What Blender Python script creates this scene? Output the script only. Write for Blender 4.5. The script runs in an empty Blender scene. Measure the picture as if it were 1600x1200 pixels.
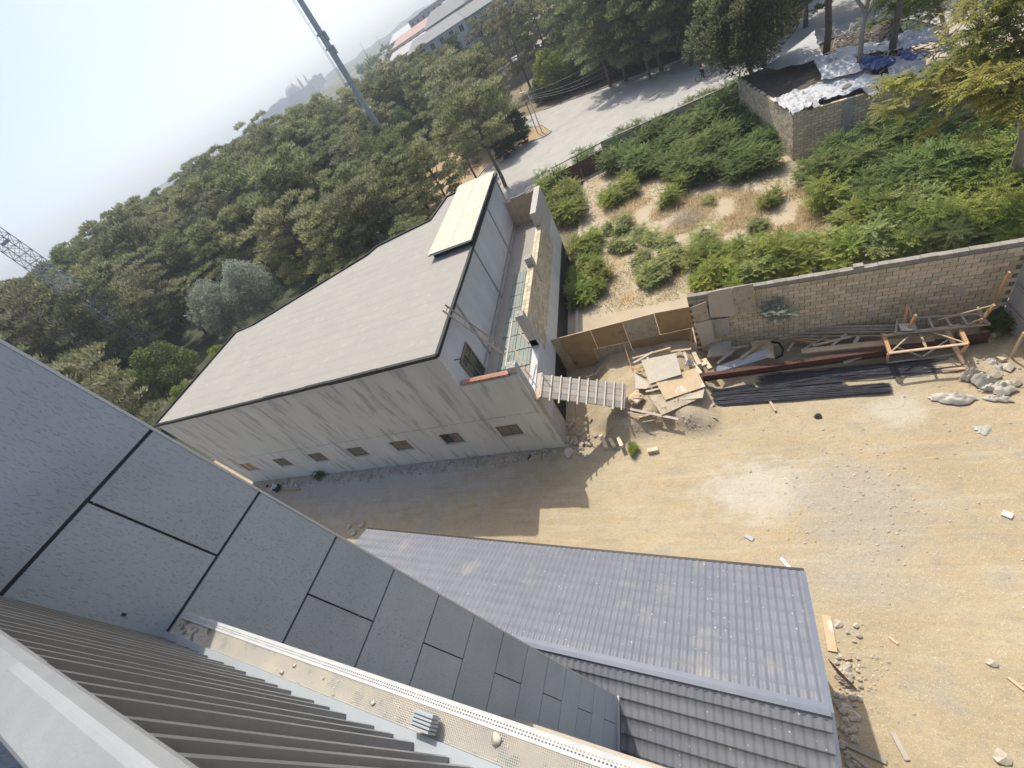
import bpy, bmesh, math, random
import numpy as np
from mathutils import Vector, Matrix
R = math.radians
random.seed(7); rng = np.random.default_rng(7)
sc = bpy.context.scene

# ------------------------------------------------------------------ camera
H = 17.5
W = np.array([[0.8861148057098412, -0.17141966868434144, -0.4305994058170087],
              [0.16478977683772267, -0.7518410812746785, 0.6384193903363962],
              [-0.43317996323881813, -0.6366712540203718, -0.6379693047102997]])
cd = bpy.data.cameras.new('camera'); cam = bpy.data.objects.new('camera', cd)
sc.collection.objects.link(cam); sc.camera = cam
cd.sensor_width = 36; cd.lens = 650 / 1600 * 36; cd.clip_start = 0.05; cd.clip_end = 9000
m = Matrix(((W[0, 0], -W[0, 1], -W[0, 2], 0), (W[1, 0], -W[1, 1], -W[1, 2], 0), (W[2, 0], -W[2, 1], -W[2, 2], H), (0, 0, 0, 1)))
cam.matrix_world = m
# ------------------------------------------------------------------ light
SUN_TO = Vector((-1.75, 4.25, 7.6)).normalized()
sd = bpy.data.lights.new('sun', 'SUN'); sun = bpy.data.objects.new('sun', sd); sc.collection.objects.link(sun)
sd.energy = 2.9; sd.angle = R(0.55); sd.color = (1.0, 0.94, 0.82)
sun.rotation_euler = SUN_TO.to_track_quat('Z', 'Y').to_euler()
world = bpy.data.worlds.new('World'); sc.world = world; world.use_nodes = True
wn = world.node_tree; bg = wn.nodes['Background']
sky = wn.nodes.new('ShaderNodeTexSky'); sky.sky_type = 'NISHITA'; sky.sun_disc = False
sky.sun_elevation = math.asin(SUN_TO.z); sky.sun_rotation = math.atan2(SUN_TO.x, SUN_TO.y)
sky.air_density = 0.6; sky.dust_density = 2.6; sky.ozone_density = 1.0; sky.altitude = 0
wn.links.new(sky.outputs[0], bg.inputs[0]); bg.inputs[1].default_value = 0.15
sc.view_settings.view_transform = 'Standard'; sc.view_settings.look = 'None'
sc.view_settings.exposure = 0.62; sc.view_settings.gamma = 1; sc.view_settings.use_curve_mapping = False

# ------------------------------------------------------------------ measuring helpers
def wd(px, py): return W @ np.array([px - 800., py - 600., 650.])
def P(px, py, z=0.):
    v = wd(px, py); s = (z - H) / v[2]; return Vector((v[0] * s, v[1] * s, z))
def D(px, py, dist):
    v = wd(px, py); s = dist / math.hypot(v[0], v[1]); return Vector((v[0] * s, v[1] * s, H + v[2] * s))
def proj(p):
    v = W.T @ (np.array(p, float) - [0, 0, H]); return (v[0] / v[2] * 650 + 800, v[1] / v[2] * 650 + 600) if v[2] > 0 else None
AX = Vector((0.09081968, 0.99586735, 0)); BX = Vector((0.99586735, -0.09081968, 0))
def AB(a, b, z): return AX * a + BX * b + Vector((0, 0, z))
def inpoly(x, y, poly):
    c = False; n = len(poly); j = n - 1
    for i in range(n):
        xi, yi = poly[i]; xj, yj = poly[j]
        if (yi > y) != (yj > y) and x < (xj - xi) * (y - yi) / (yj - yi) + xi: c = not c
        j = i
    return c
# value noise on numpy arrays
_lat = np.random.default_rng(3).random((256, 256))
def vnoise(x, y):
    xi = np.floor(x).astype(int); yi = np.floor(y).astype(int); fx = x - xi; fy = y - yi
    fx = fx * fx * (3 - 2 * fx); fy = fy * fy * (3 - 2 * fy)
    g = lambda a, b: _lat[a & 255, b & 255]
    return (g(xi, yi) * (1 - fx) + g(xi + 1, yi) * fx) * (1 - fy) + (g(xi, yi + 1) * (1 - fx) + g(xi + 1, yi + 1) * fx) * fy - .5
def fbm(x, y, o=4):
    s = 0; a = 1
    for k in range(o): s = s + a * vnoise(x * 2 ** k + 17 * k, y * 2 ** k + 5 * k); a *= .5
    return s

# ------------------------------------------------------------------ materials
def mat(name, col, col2=None, scale=3.0, rough=.85, bump=0., bscale=None, metal=0., spec=.3, stretch=(1, 1, 1), detail=6, contrast=.25,
        rnd=0., tint=False, speck=None, coord='Object', transl=0., third=None, bdist=.02, plant=0.):
    mt = bpy.data.materials.new(name); mt.use_nodes = True; nt = mt.node_tree; N = nt.nodes; L = nt.links
    b = N['Principled BSDF']; b.inputs['Roughness'].default_value = rough; b.inputs['Metallic'].default_value = metal
    b.inputs['Specular IOR Level'].default_value = spec
    tc = N.new('ShaderNodeTexCoord'); mp = N.new('ShaderNodeMapping'); mp.inputs['Scale'].default_value = stretch
    L.new(tc.outputs[coord], mp.inputs[0])
    def noise(s, d=6):
        n = N.new('ShaderNodeTexNoise'); n.inputs['Scale'].default_value = s; n.inputs['Detail'].default_value = d
        L.new(mp.outputs[0], n.inputs[0]); return n
    c = col; out = None
    if col2 is not None:
        n = noise(scale, detail); r = N.new('ShaderNodeValToRGB')
        r.color_ramp.elements[0].position = .5 - contrast; r.color_ramp.elements[1].position = .5 + contrast
        r.color_ramp.elements[0].color = (*col, 1); r.color_ramp.elements[1].color = (*col2, 1)
        L.new(n.outputs[0], r.inputs[0]); out = r.outputs[0]
    if third is not None:   # (colour, scale, threshold, softness)
        n = noise(third[1], 5); r = N.new('ShaderNodeValToRGB')
        r.color_ramp.elements[0].position = third[2]; r.color_ramp.elements[1].position = third[2] + third[3]
        r.color_ramp.elements[0].color = (0, 0, 0, 1); r.color_ramp.elements[1].color = (1, 1, 1, 1)
        L.new(n.outputs[0], r.inputs[0]); mx = N.new('ShaderNodeMixRGB'); L.new(r.outputs[0], mx.inputs[0])
        if out is None: mx.inputs[1].default_value = (*col, 1)
        else: L.new(out, mx.inputs[1])
        mx.inputs[2].default_value = (*third[0], 1); out = mx.outputs[0]
    if speck is not None:   # (colour, scale, radius)
        vo = N.new('ShaderNodeTexVoronoi'); vo.inputs['Scale'].default_value = speck[1]; L.new(tc.outputs[coord], vo.inputs[0])
        wv = N.new('ShaderNodeMath'); wv.operation = 'LESS_THAN'
        sub = N.new('ShaderNodeSeparateColor'); L.new(vo.outputs['Color'], sub.inputs[0])
        ml = N.new('ShaderNodeMath'); ml.operation = 'MULTIPLY'; ml.inputs[1].default_value = speck[2]; 
        pw = N.new('ShaderNodeMath'); pw.operation = 'POWER'; pw.inputs[1].default_value = 2.5; L.new(sub.outputs[0], pw.inputs[0]); L.new(pw.outputs[0], ml.inputs[0])
        L.new(vo.outputs['Distance'], wv.inputs[0]); L.new(ml.outputs[0], wv.inputs[1])
        mx = N.new('ShaderNodeMixRGB'); L.new(wv.outputs[0], mx.inputs[0])
        if out is None: mx.inputs[1].default_value = (*col, 1)
        else: L.new(out, mx.inputs[1])
        mx.inputs[2].default_value = (*speck[0], 1); out = mx.outputs[0]
    if rnd or tint:
        hv = N.new('ShaderNodeHueSaturation')
        if out is None: hv.inputs['Color'].default_value = (*col, 1)
        else: L.new(out, hv.inputs['Color'])
        if tint: src = N.new('ShaderNodeAttribute'); src.attribute_name = 'tint'; so = src.outputs['Fac']
        else: src = N.new('ShaderNodeObjectInfo'); so = src.outputs['Random']
        mr = N.new('ShaderNodeMapRange'); mr.inputs['To Min'].default_value = 1 - rnd; mr.inputs['To Max'].default_value = 1 + rnd
        L.new(so, mr.inputs[0]); L.new(mr.outputs[0], hv.inputs['Value'])
        mr2 = N.new('ShaderNodeMapRange'); mr2.inputs['To Min'].default_value = .5 + rnd * .045; mr2.inputs['To Max'].default_value = .5 - rnd * .045
        L.new(so, mr2.inputs[0]); L.new(mr2.outputs[0], hv.inputs['Hue'])
        out = hv.outputs[0]
    if plant:
        oi = N.new('ShaderNodeObjectInfo'); mr = N.new('ShaderNodeMapRange'); mr.inputs['To Min'].default_value = 1 - plant; mr.inputs['To Max'].default_value = 1 + plant
        L.new(oi.outputs['Random'], mr.inputs[0]); h2 = N.new('ShaderNodeHueSaturation'); L.new(mr.outputs[0], h2.inputs['Value'])
        m2 = N.new('ShaderNodeMapRange'); m2.inputs['To Min'].default_value = .48; m2.inputs['To Max'].default_value = .515
        fr_ = N.new('ShaderNodeMath'); fr_.operation = 'FRACT'; ml_ = N.new('ShaderNodeMath'); ml_.operation = 'MULTIPLY'; ml_.inputs[1].default_value = 7.31
        L.new(oi.outputs['Random'], ml_.inputs[0]); L.new(ml_.outputs[0], fr_.inputs[0]); L.new(fr_.outputs[0], m2.inputs[0]); L.new(m2.outputs[0], h2.inputs['Hue'])
        L.new(out, h2.inputs['Color']); out = h2.outputs[0]
    if out is None: b.inputs['Base Color'].default_value = (*col, 1)
    else: L.new(out, b.inputs['Base Color'])
    if bump:
        n = noise(bscale or scale * 4, 8); bm_ = N.new('ShaderNodeBump'); bm_.inputs['Strength'].default_value = bump; bm_.inputs['Distance'].default_value = bdist
        L.new(n.outputs[0], bm_.inputs['Height']); L.new(bm_.outputs[0], b.inputs['Normal'])
    if transl:
        tr = N.new('ShaderNodeBsdfTranslucent'); mxs = N.new('ShaderNodeMixShader'); mxs.inputs[0].default_value = transl
        if out is None: tr.inputs[0].default_value = (*col, 1)
        else: L.new(out, tr.inputs[0])
        L.new(b.outputs[0], mxs.inputs[1]); L.new(tr.outputs[0], mxs.inputs[2])
        L.new(mxs.outputs[0], N['Material Output'].inputs['Surface'])
    return mt
M = {}
def stucco():
    mt = mat('stucco', (.42, .46, .485), (.47, .51, .535), scale=2., rough=.9, spec=.15, rnd=.05, third=((.36, .4, .425), 1.1, .56, .25))
    nt = mt.node_tree; N = nt.nodes; L = nt.links; b = N['Principled BSDF']
    tc = N.new('ShaderNodeTexCoord'); mp = N.new('ShaderNodeMapping'); mp.inputs['Rotation'].default_value = (R(18), 0, 0); mp.inputs['Scale'].default_value = (115, 115, 30)
    L.new(tc.outputs['Object'], mp.inputs[0])
    n = N.new('ShaderNodeTexNoise'); n.inputs['Scale'].default_value = 1.; n.inputs['Detail'].default_value = 3; L.new(mp.outputs[0], n.inputs[0])
    r = N.new('ShaderNodeValToRGB'); r.color_ramp.elements[0].position = .36; r.color_ramp.elements[1].position = .43
    L.new(n.outputs[0], r.inputs[0])
    bp = N.new('ShaderNodeBump'); bp.inputs['Strength'].default_value = .5; bp.inputs['Distance'].default_value = .005
    L.new(r.outputs[0], bp.inputs['Height']); L.new(bp.outputs[0], b.inputs['Normal'])
    old = b.inputs['Base Color'].links[0].from_socket
    mx = N.new('ShaderNodeMixRGB'); mx.blend_type = 'MULTIPLY'; mx.inputs[0].default_value = 1
    r2 = N.new('ShaderNodeValToRGB'); r2.color_ramp.elements[0].position = .345; r2.color_ramp.elements[1].position = .42
    r2.color_ramp.elements[0].color = (.82, .82, .82, 1); L.new(n.outputs[0], r2.inputs[0])
    L.new(old, mx.inputs[1]); L.new(r2.outputs[0], mx.inputs[2]); L.new(mx.outputs[0], b.inputs['Base Color'])
    return mt
M['stucco'] = stucco()
M['joint'] = mat('joint_groove', (.06, .064, .07), rough=.9)
M['edge_bead'] = mat('edge_bead', (.6, .6, .58), rough=.6)
M['slat_metal'] = mat('slat_metal', (.16, .16, .158), (.185, .185, .18), scale=12, rough=.3, metal=.0, spec=1.0, bump=.05, bscale=60)
M['coping_metal'] = mat('coping_metal', (.33, .345, .35), (.4, .41, .41), scale=9, rough=.42, metal=.25, spec=.5, bump=.06, bscale=120, speck=((.42, .43, .43), 260, .25))
M['flashing'] = mat('flashing_metal', (.36, .4, .43), (.42, .45, .47), scale=8, rough=.4, metal=.2)
M['ledge'] = mat('ledge_plaster', (.42, .39, .33), (.55, .52, .46), scale=9, rough=.95, bump=.5, bscale=40, third=((.2, .2, .19), 14, .58, .08))
M['net'] = mat('plaster_net', (.62, .57, .46), (.45, .44, .41), scale=7, rough=.8)
M['bead'] = mat('corner_bead', (.45, .47, .48), (.58, .58, .56), scale=20, rough=.8)
M['plaster'] = mat('plaster_splash', (.6, .56, .46), (.5, .47, .4), scale=12, rough=.9, bump=.4, bscale=60)
M['sandledge'] = mat('sand_plaster', (.5, .45, .36), (.42, .37, .3), scale=6, rough=.95, bump=.4, bscale=30)
M['tile'] = mat('roof_tile_metal', (.15, .16, .188), (.188, .196, .22), scale=1.3, rough=.38, metal=.0, spec=.55, bump=.05, bscale=50,
                speck=((.5, .5, .48), 8.5, .16), third=((.27, .262, .24), 1.0, .6, .2), rnd=0)
M['gutter'] = mat('gutter_dark', (.03, .025, .025), rough=.5)
M['plain_wall'] = mat('render_wall', (.3, .29, .27), (.36, .35, .32), scale=2, rough=.9)
M['concrete'] = mat('grey_render', (.52, .51, .455), (.66, .645, .58), scale=1.1, rough=.93, bump=.3, bscale=9, stretch=(1, 1, .16), contrast=.32, third=((.4, .395, .35), 3.2, .55, .12))
M['concrete_side'] = mat('pale_render', (.5, .505, .5), (.62, .62, .6), scale=.9, rough=.92, bump=.25, bscale=9, stretch=(1, 1, .4), third=((.46, .46, .45), 1.3, .58, .2))
M['concrete_dark'] = mat('beam_concrete', (.3, .295, .27), (.38, .37, .33), scale=3, rough=.93, bump=.3, bscale=20)
M['post'] = mat('post_concrete', (.5, .48, .43), (.38, .365, .33), scale=5, rough=.95, bump=.8, bscale=18)
M['membrane'] = mat('roof_membrane', (.32, .305, .275), (.355, .33, .285), scale=.5, rough=.9, bump=.35, bscale=60, third=((.38, .36, .33), 2.2, .56, .2))
M['bitumen'] = mat('bitumen_black', (.014, .013, .015), (.03, .03, .032), scale=5, rough=.6)
M['paletin'] = mat('pale_sheet_metal', (.5, .475, .36), (.56, .535, .41), scale=1.2, rough=.55)
M['glass'] = mat('dark_glass', (.03, .035, .03), rough=.15, spec=.6)
M['brownboard'] = mat('brown_board', (.16, .135, .1), (.24, .2, .15), scale=2, rough=.7)
M['tanboard'] = mat('tan_board', (.42, .29, .16), (.5, .36, .2), scale=2, rough=.7)
M['sill'] = mat('sill_white', (.55, .54, .5), rough=.8)
M['brick_red'] = mat('red_hollow_brick', (.36, .17, .11), (.45, .24, .17), scale=6, rough=.9, rnd=.15)
M['block'] = mat('limestone_block', (.5, .42, .285), (.64, .55, .39), scale=3.5, rough=.95, bump=.5, bscale=25, rnd=.2, third=((.4, .35, .26), 2.5, .6, .1))
M['blockt'] = mat('limestone_block_far', (.48, .405, .28), (.6, .52, .375), scale=3, rough=.95, bump=.4, bscale=20, rnd=.2, tint=True)
M['mortar'] = mat('mortar', (.12, .105, .08), (.24, .21, .16), scale=3, rough=.97)
M['copestone'] = mat('weathered_block', (.23, .21, .18), (.34, .31, .26), scale=4, rough=.95, bump=.4, bscale=25, rnd=.12)
M['ply_brown'] = mat('plywood_brown', (.3, .205, .1), (.42, .29, .15), scale=1.6, rough=.7, third=((.22, .14, .07), 1.2, .6, .1))
M['ply_light'] = mat('plywood_worn', (.48, .42, .33), (.36, .29, .2), scale=3, rough=.85, third=((.2, .15, .1), 7, .6, .04))
M['ply_pale'] = mat('plywood_pale', (.5, .46, .38), (.42, .38, .31), scale=2.5, rough=.85, bump=.1, third=((.56, .4, .24), 1.5, .6, .1))
M['ply_tan'] = mat('plywood_tan', (.56, .43, .28), (.48, .36, .23), scale=2, rough=.8, third=((.62, .57, .48), 1.3, .58, .08))
M['wood'] = mat('timber', (.4, .3, .2), (.52, .41, .28), scale=3, rough=.8, rnd=.25, stretch=(1, 1, 1), bump=.2, bscale=30)
M['wood_or'] = mat('timber_orange', (.5, .31, .16), (.42, .25, .13), scale=3, rough=.75, rnd=.15)
M['wood_grey'] = mat('timber_grey', (.34, .31, .27), (.43, .39, .34), scale=3, rough=.85, rnd=.2)
M['steel_rust'] = mat('rusty_steel', (.075, .035, .025), (.11, .055, .038), scale=4, rough=.8)
M['rebar'] = mat('rebar_dark', (.05, .052, .062), (.085, .085, .095), scale=4, rough=.6, rnd=.3, tint=True)
M['galv'] = mat('galvanised', (.5, .52, .53), (.62, .63, .63), scale=3, rough=.4, metal=.4)
M['bag'] = mat('white_bag', (.52, .5, .44), (.45, .42, .36), scale=4, rough=.85)
M['stone'] = mat('rubble_stone', (.5, .45, .36), (.36, .32, .26), scale=6, rough=.95, rnd=.2, tint=True)
M['slab'] = mat('grey_panel', (.36, .36, .36), (.46, .45, .43), scale=2, rough=.85)
M['frame_grey'] = mat('weathered_frame', (.3, .27, .24), (.38, .34, .3), scale=5, rough=.85)
M['dirt_dark'] = mat('soil_heap', (.085, .07, .055), (.15, .125, .1), scale=3, rough=1, bump=.8, bscale=12)
M['tarp_white'] = mat('tarp_white', (.5, .52, .54), (.6, .61, .61), scale=2, rough=.55, transl=.1)
M['tarp_grey'] = mat('tarp_grey', (.36, .37, .37), (.46, .46, .45), scale=3, rough=.7)
M['tarp_blue'] = mat('tarp_blue', (.025, .06, .17), (.04, .08, .22), scale=4, rough=.5)
M['slate'] = mat('fibre_sheet', (.3, .3, .3), (.38, .38, .38), scale=3, rough=.9)
M['gate'] = mat('gate_paint', (.09, .04, .03), (.12, .05, .04), scale=3, rough=.6)
M['mast'] = mat('mast_grey', (.42, .46, .46), (.48, .51, .5), scale=3, rough=.6)
M['lattice'] = mat('lattice_steel', (.36, .38, .4), rough=.6)
M['lamp_pole'] = mat('lamp_pole', (.55, .56, .57), rough=.5)
M['white'] = mat('white_plastic', (.8, .8, .8), rough=.5)
M['wire'] = mat('wire', (.25, .25, .25), rough=.6)
M['bark'] = mat('bark_pine', (.11, .085, .065), (.18, .145, .115), scale=5, rough=.95, bump=.8, bscale=12)
M['bark_pale'] = mat('bark_pale', (.26, .235, .2), (.34, .31, .27), scale=5, rough=.95, bump=.4, bscale=14)
def leaf(n, c, c2, r=.35, tr=.48, rough=.6): M[n] = mat(n, c, c2, scale=.7, rough=rough, spec=.25, rnd=r, tint=True, transl=tr, contrast=.15, plant=0. if n == 'dry_grass' else .22)
leaf('pine_a', (.25, .27, .13), (.31, .32, .17)); leaf('pine_b', (.19, .215, .1), (.24, .265, .13))
leaf('pine_c', (.24, .245, .14), (.3, .295, .18)); leaf('pine_dark', (.09, .12, .055), (.12, .155, .07))
leaf('olive_leaf', (.33, .37, .29), (.4, .43, .35)); leaf('fresh_leaf', (.13, .19, .05), (.18, .24, .07), tr=.25)
leaf('dusty_leaf', (.2, .215, .11), (.26, .26, .15)); leaf('hedge_leaf', (.08, .12, .035), (.11, .16, .05))
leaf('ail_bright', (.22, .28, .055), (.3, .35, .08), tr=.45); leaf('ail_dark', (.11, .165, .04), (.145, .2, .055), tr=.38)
leaf('ail_pale', (.25, .3, .11), (.3, .34, .13), tr=.42); leaf('ail_yellow', (.34, .38, .06), (.26, .33, .05), tr=.3)
leaf('ail_gold', (.27, .33, .07), (.36, .36, .08), tr=.45, r=.4); leaf('dry_leaf', (.3, .2, .1), (.38, .27, .15))
leaf('dry_grass', (.68, .56, .36), (.75, .64, .44), r=.2)
M['asphalt'] = mat('road_concrete', (.36, .345, .315), (.43, .415, .38), scale=.5, rough=.9, bump=.1, bscale=12, third=((.3, .29, .27), .9, .6, .15))
M['kerb'] = mat('kerb_stone', (.5, .48, .44), (.4, .385, .35), scale=2, rough=.9)
M['skin'] = mat('skin', (.38, .22, .15), rough=.6); M['black'] = mat('black_cloth', (.02, .02, .022), rough=.8)
M['rubber'] = mat('rubber', (.015, .015, .015), rough=.7); M['shirt_white'] = mat('shirt_white', (.62, .63, .68), rough=.85)
M['shirt_pink'] = mat('shirt_pale', (.55, .42, .42), (.62, .6, .6), scale=9, rough=.85); M['jeans'] = mat('trousers_dark', (.03, .045, .06), rough=.85)
M['water_grey'] = mat('waste_water', (.38, .4, .36), rough=.3)

# ------------------------------------------------------------------ mesh helpers
ORG = {}
C = sc.collection
def org(o):
    return ORG.get(o.name, Vector((0, 0, 0))) if o else Vector((0, 0, 0))
def tag(o, label=None, cat=None, group=None, kind=None):
    if label: o['label'] = label
    if cat: o['category'] = cat
    if group: o['group'] = group
    if kind: o['kind'] = kind
    return o
def thing(name, loc, label, cat, group=None):
    o = bpy.data.objects.new(name, None); C.objects.link(o); o.location = loc; o.empty_display_size = .2
    ORG[o.name] = Vector(loc); return tag(o, label, cat, group)
class MB:
    def __init__(s): s.v = []; s.f = []; s.mi = []; s.tint = []
    def quad(s, a, b, c, d, t=.5):
        n = len(s.v); s.v += [tuple(a), tuple(b), tuple(c), tuple(d)]; s.f.append((n, n + 1, n + 2, n + 3)); s.tint.append(t)
    def hexa(s, p, t=.5):   # p: 4 bottom (ccw from above) + 4 top
        n = len(s.v); s.v += [tuple(q) for q in p]
        s.f += [(n + 3, n + 2, n + 1, n), (n + 4, n + 5, n + 6, n + 7)] + [(n + i, n + (i + 1) % 4, n + 4 + (i + 1) % 4, n + 4 + i) for i in range(4)]
        s.tint += [t] * 6; return s
    def box(s, x0, x1, y0, y1, z0, z1, t=.5):
        return s.hexa([(x0, y0, z0), (x1, y0, z0), (x1, y1, z0), (x0, y1, z0), (x0, y0, z1), (x1, y0, z1), (x1, y1, z1), (x0, y1, z1)], t)
    def abox(s, a0, a1, b0, b1, z0, z1, t=.5):
        q = [AB(a0, b0, 0), AB(a0, b1, 0), AB(a1, b1, 0), AB(a1, b0, 0)]
        return s.hexa([(p.x, p.y, z0) for p in q] + [(p.x, p.y, z1) for p in q], t)
    def beam(s, p, q, w, h, up=Vector((0, 0, 1)), t=.5):
        p = Vector(p); q = Vector(q); d = (q - p).normalized(); up = Vector(up)
        if abs(d.dot(up)) > .98: up = Vector((1, 0, 0))
        sd_ = d.cross(up).normalized(); u = sd_.cross(d).normalized(); sd_ *= w / 2; u *= h / 2
        return s.hexa([p - sd_ - u, p + sd_ - u, q + sd_ - u, q - sd_ - u, p - sd_ + u, p + sd_ + u, q + sd_ + u, q - sd_ + u], t)
    def tube(s, pts, rad, n=6, t=.5, cap=True):
        pts = [Vector(p) for p in pts]; rad = rad if hasattr(rad, '__len__') else [rad] * len(pts)
        base = len(s.v)
        for i, p in enumerate(pts):
            d = (pts[min(i + 1, len(pts) - 1)] - pts[max(i - 1, 0)]).normalized()
            a = d.cross(Vector((.13, .31, 1)) if abs(d.z) < .9 else Vector((1, .1, 0))).normalized(); b = d.cross(a)
            for k in range(n):
                th = 2 * math.pi * k / n; s.v.append(tuple(p + (a * math.cos(th) + b * math.sin(th)) * rad[i]))
        for i in range(len(pts) - 1):
            for k in range(n):
                s.f.append((base + i * n + k, base + i * n + (k + 1) % n, base + (i + 1) * n + (k + 1) % n, base + (i + 1) * n + k)); s.tint.append(t)
        if cap:
            s.f.append(tuple(base + k for k in range(n))[::-1]); s.f.append(tuple(base + (len(pts) - 1) * n + k for k in range(n))); s.tint += [t, t]
        return s
    def poly_prism(s, pts, z0, z1, t=.5):
        n = len(s.v); k = len(pts)
        s.v += [(p[0], p[1], z0) for p in pts] + [(p[0], p[1], z1) for p in pts]
        s.f.append(tuple(range(n, n + k))[::-1]); s.f.append(tuple(range(n + k, n + 2 * k)))
        s.f += [(n + i, n + (i + 1) % k, n + k + (i + 1) % k, n + k + i) for i in range(k)]; s.tint += [t] * (k + 2)
        return s
    def rock(s, c, r, t=.5, flat=.6):
        n = len(s.v); c = Vector(c)
        for (x, y, z) in ((1, 0, 0), (-1, 0, 0), (0, 1, 0), (0, -1, 0), (.3, .2, 1), (0, 0, -1), (.7, .7, .5), (-.7, -.6, .55), (.7, -.7, .3), (-.6, .7, .4)):
            j = random.uniform(.75, 1.2); s.v.append((c.x + x * r * j, c.y + y * r * j * random.uniform(.7, 1), c.z + z * r * flat * j))
        F = [(0, 6, 4), (0, 4, 8), (6, 2, 4), (2, 9, 4), (9, 1, 4), (1, 7, 4), (7, 3, 4), (3, 8, 4), (0, 5, 2), (2, 5, 1), (1, 5, 3), (3, 5, 0), (0, 2, 6), (2, 1, 9), (1, 3, 7), (3, 0, 8)]
        s.f += [tuple(n + k for k in f) for f in F]; s.tint += [t] * len(F); return s
    def build(s, name, material, parent=None, kind=None, smooth=False, tint=False, label=None):
        me = bpy.data.meshes.new(name); o0 = org(parent)
        v = [(a - o0.x, b - o0.y, c - o0.z) for a, b, c in s.v]
        me.from_pydata(v, [], s.f); me.materials.append(material)
        if smooth: me.polygons.foreach_set('use_smooth', [True] * len(me.polygons))
        if tint:
            at = me.attributes.new('tint', 'FLOAT', 'FACE'); at.data.foreach_set('value', s.tint)
        o = bpy.data.objects.new(name, me); C.objects.link(o)
        if parent: o.parent = parent; ORG[o.name] = o0.copy()
        if kind: o['kind'] = kind
        if label: o['label'] = label
        return o
def part(name, material, parent, **k):
    mb = MB(); return mb
def grid_obj(name, X, Y, Z, material, parent=None, smooth=True, kind=None, uv=None):
    nr, nc = X.shape; me = bpy.data.meshes.new(name); o0 = org(parent)
    v = np.stack([X - o0.x, Y - o0.y, Z - o0.z], -1).reshape(-1, 3).astype(np.float32)
    idx = np.arange(nr * nc).reshape(nr, nc)
    f = np.stack([idx[:-1, :-1], idx[:-1, 1:], idx[1:, 1:], idx[1:, :-1]], -1).reshape(-1, 4)
    me.vertices.add(len(v)); me.vertices.foreach_set('co', v.ravel())
    me.loops.add(f.size); me.loops.foreach_set('vertex_index', f.ravel().astype(np.int32))
    me.polygons.add(len(f)); me.polygons.foreach_set('loop_start', np.arange(0, f.size, 4, dtype=np.int32))
    me.polygons.foreach_set('use_smooth', np.full(len(f), smooth)); me.update(calc_edges=True); me.validate()
    me.materials.append(material)
    o = bpy.data.objects.new(name, me); C.objects.link(o)
    if parent: o.parent = parent; ORG[o.name] = o0.copy()
    if kind: o['kind'] = kind
    return o
def leaves_mesh(name, c, d, L, w, material, tint=None):
    """diamond leaves: centre-base c, direction d (unit), length L, width w"""
    c = np.asarray(c, float); d = np.asarray(d, float); n = len(c); L = np.broadcast_to(L, (n,))[:, None]; w = np.broadcast_to(w, (n,))[:, None]
    r = rng.normal(size=(n, 3)); s = np.cross(d, r); s /= np.linalg.norm(s, axis=1, keepdims=True) + 1e-9
    v = np.stack([c, c + d * L * .45 + s * w * .5, c + d * L, c + d * L * .45 - s * w * .5], 1).reshape(-1, 3).astype(np.float32)
    return quads_mesh(name, v, material, tint if tint is not None else rng.random(n))
def quads_mesh(name, v, material, tint):
    n = len(v) // 4; me = bpy.data.meshes.new(name)
    me.vertices.add(4 * n); me.vertices.foreach_set('co', np.asarray(v, np.float32).ravel())
    me.loops.add(4 * n); me.loops.foreach_set('vertex_index', np.arange(4 * n, dtype=np.int32))
    me.polygons.add(n); me.polygons.foreach_set('loop_start', np.arange(0, 4 * n, 4, dtype=np.int32))
    me.update(calc_edges=True)
    at = me.attributes.new('tint', 'FLOAT', 'FACE'); at.data.foreach_set('value', np.asarray(tint, np.float32)); me.materials.append(material)
    return me
def unit(a): return a / (np.linalg.norm(a, axis=-1, keepdims=True) + 1e-9)
def copy_tree(root, loc, rz=0., s=1., label=None, group=None, crown_mat=None):
    r = root.copy(); C.objects.link(r); r.location = loc; r.rotation_euler = (0, 0, rz)
    r.scale = s if hasattr(s, '__len__') else (s, s, s)
    if label: r['label'] = label
    if group: r['group'] = group
    elif 'group' in r.keys(): del r['group']
    for ch in root.children:
        c = ch.copy(); C.objects.link(c); c.parent = r
        if crown_mat and ch.name.startswith('crown'):
            c.material_slots[0].link = 'OBJECT'; c.material_slots[0].material = M[crown_mat]
        for g in ch.children:
            d = g.copy(); C.objects.link(d); d.parent = c
    return r

def terrain_z(x, y):
    d = np.hypot(x, y)
    side = np.clip((-x - 38) / 70, 0, 1) * np.clip((y + 30) / 60, 0, 1)
    z = 5.2 * side * side * (3 - 2 * side)
    far = np.clip((d - 170) / 1500, 0, 1)
    return z + far * 34 + fbm(x * .004, y * .004, 3) * 9 * np.clip((d - 200) / 400, 0, 1)

# =================================================================== SETTING
# --- terrain
rr = np.concatenate([np.linspace(0, 60, 25)[1:], np.geomspace(64, 5200, 60)]); th = np.linspace(0, 2 * np.pi, 145)
RR, TT = np.meshgrid(rr, th, indexing='ij'); X = RR * np.cos(TT); Y = RR * np.sin(TT)
M['terrain'] = mat('dry_terrain', (.2, .16, .1), (.28, .23, .15), scale=.06, rough=1, third=((.07, .08, .045), .02, .42, .12))
Zt = terrain_z(X, Y) - .06 - 1.2 * ((X > -42) & (X < 21) & (Y > -12) & (Y < 17))
tag(grid_obj('terrain', X, Y, Zt, M['terrain']), kind='structure')

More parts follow.
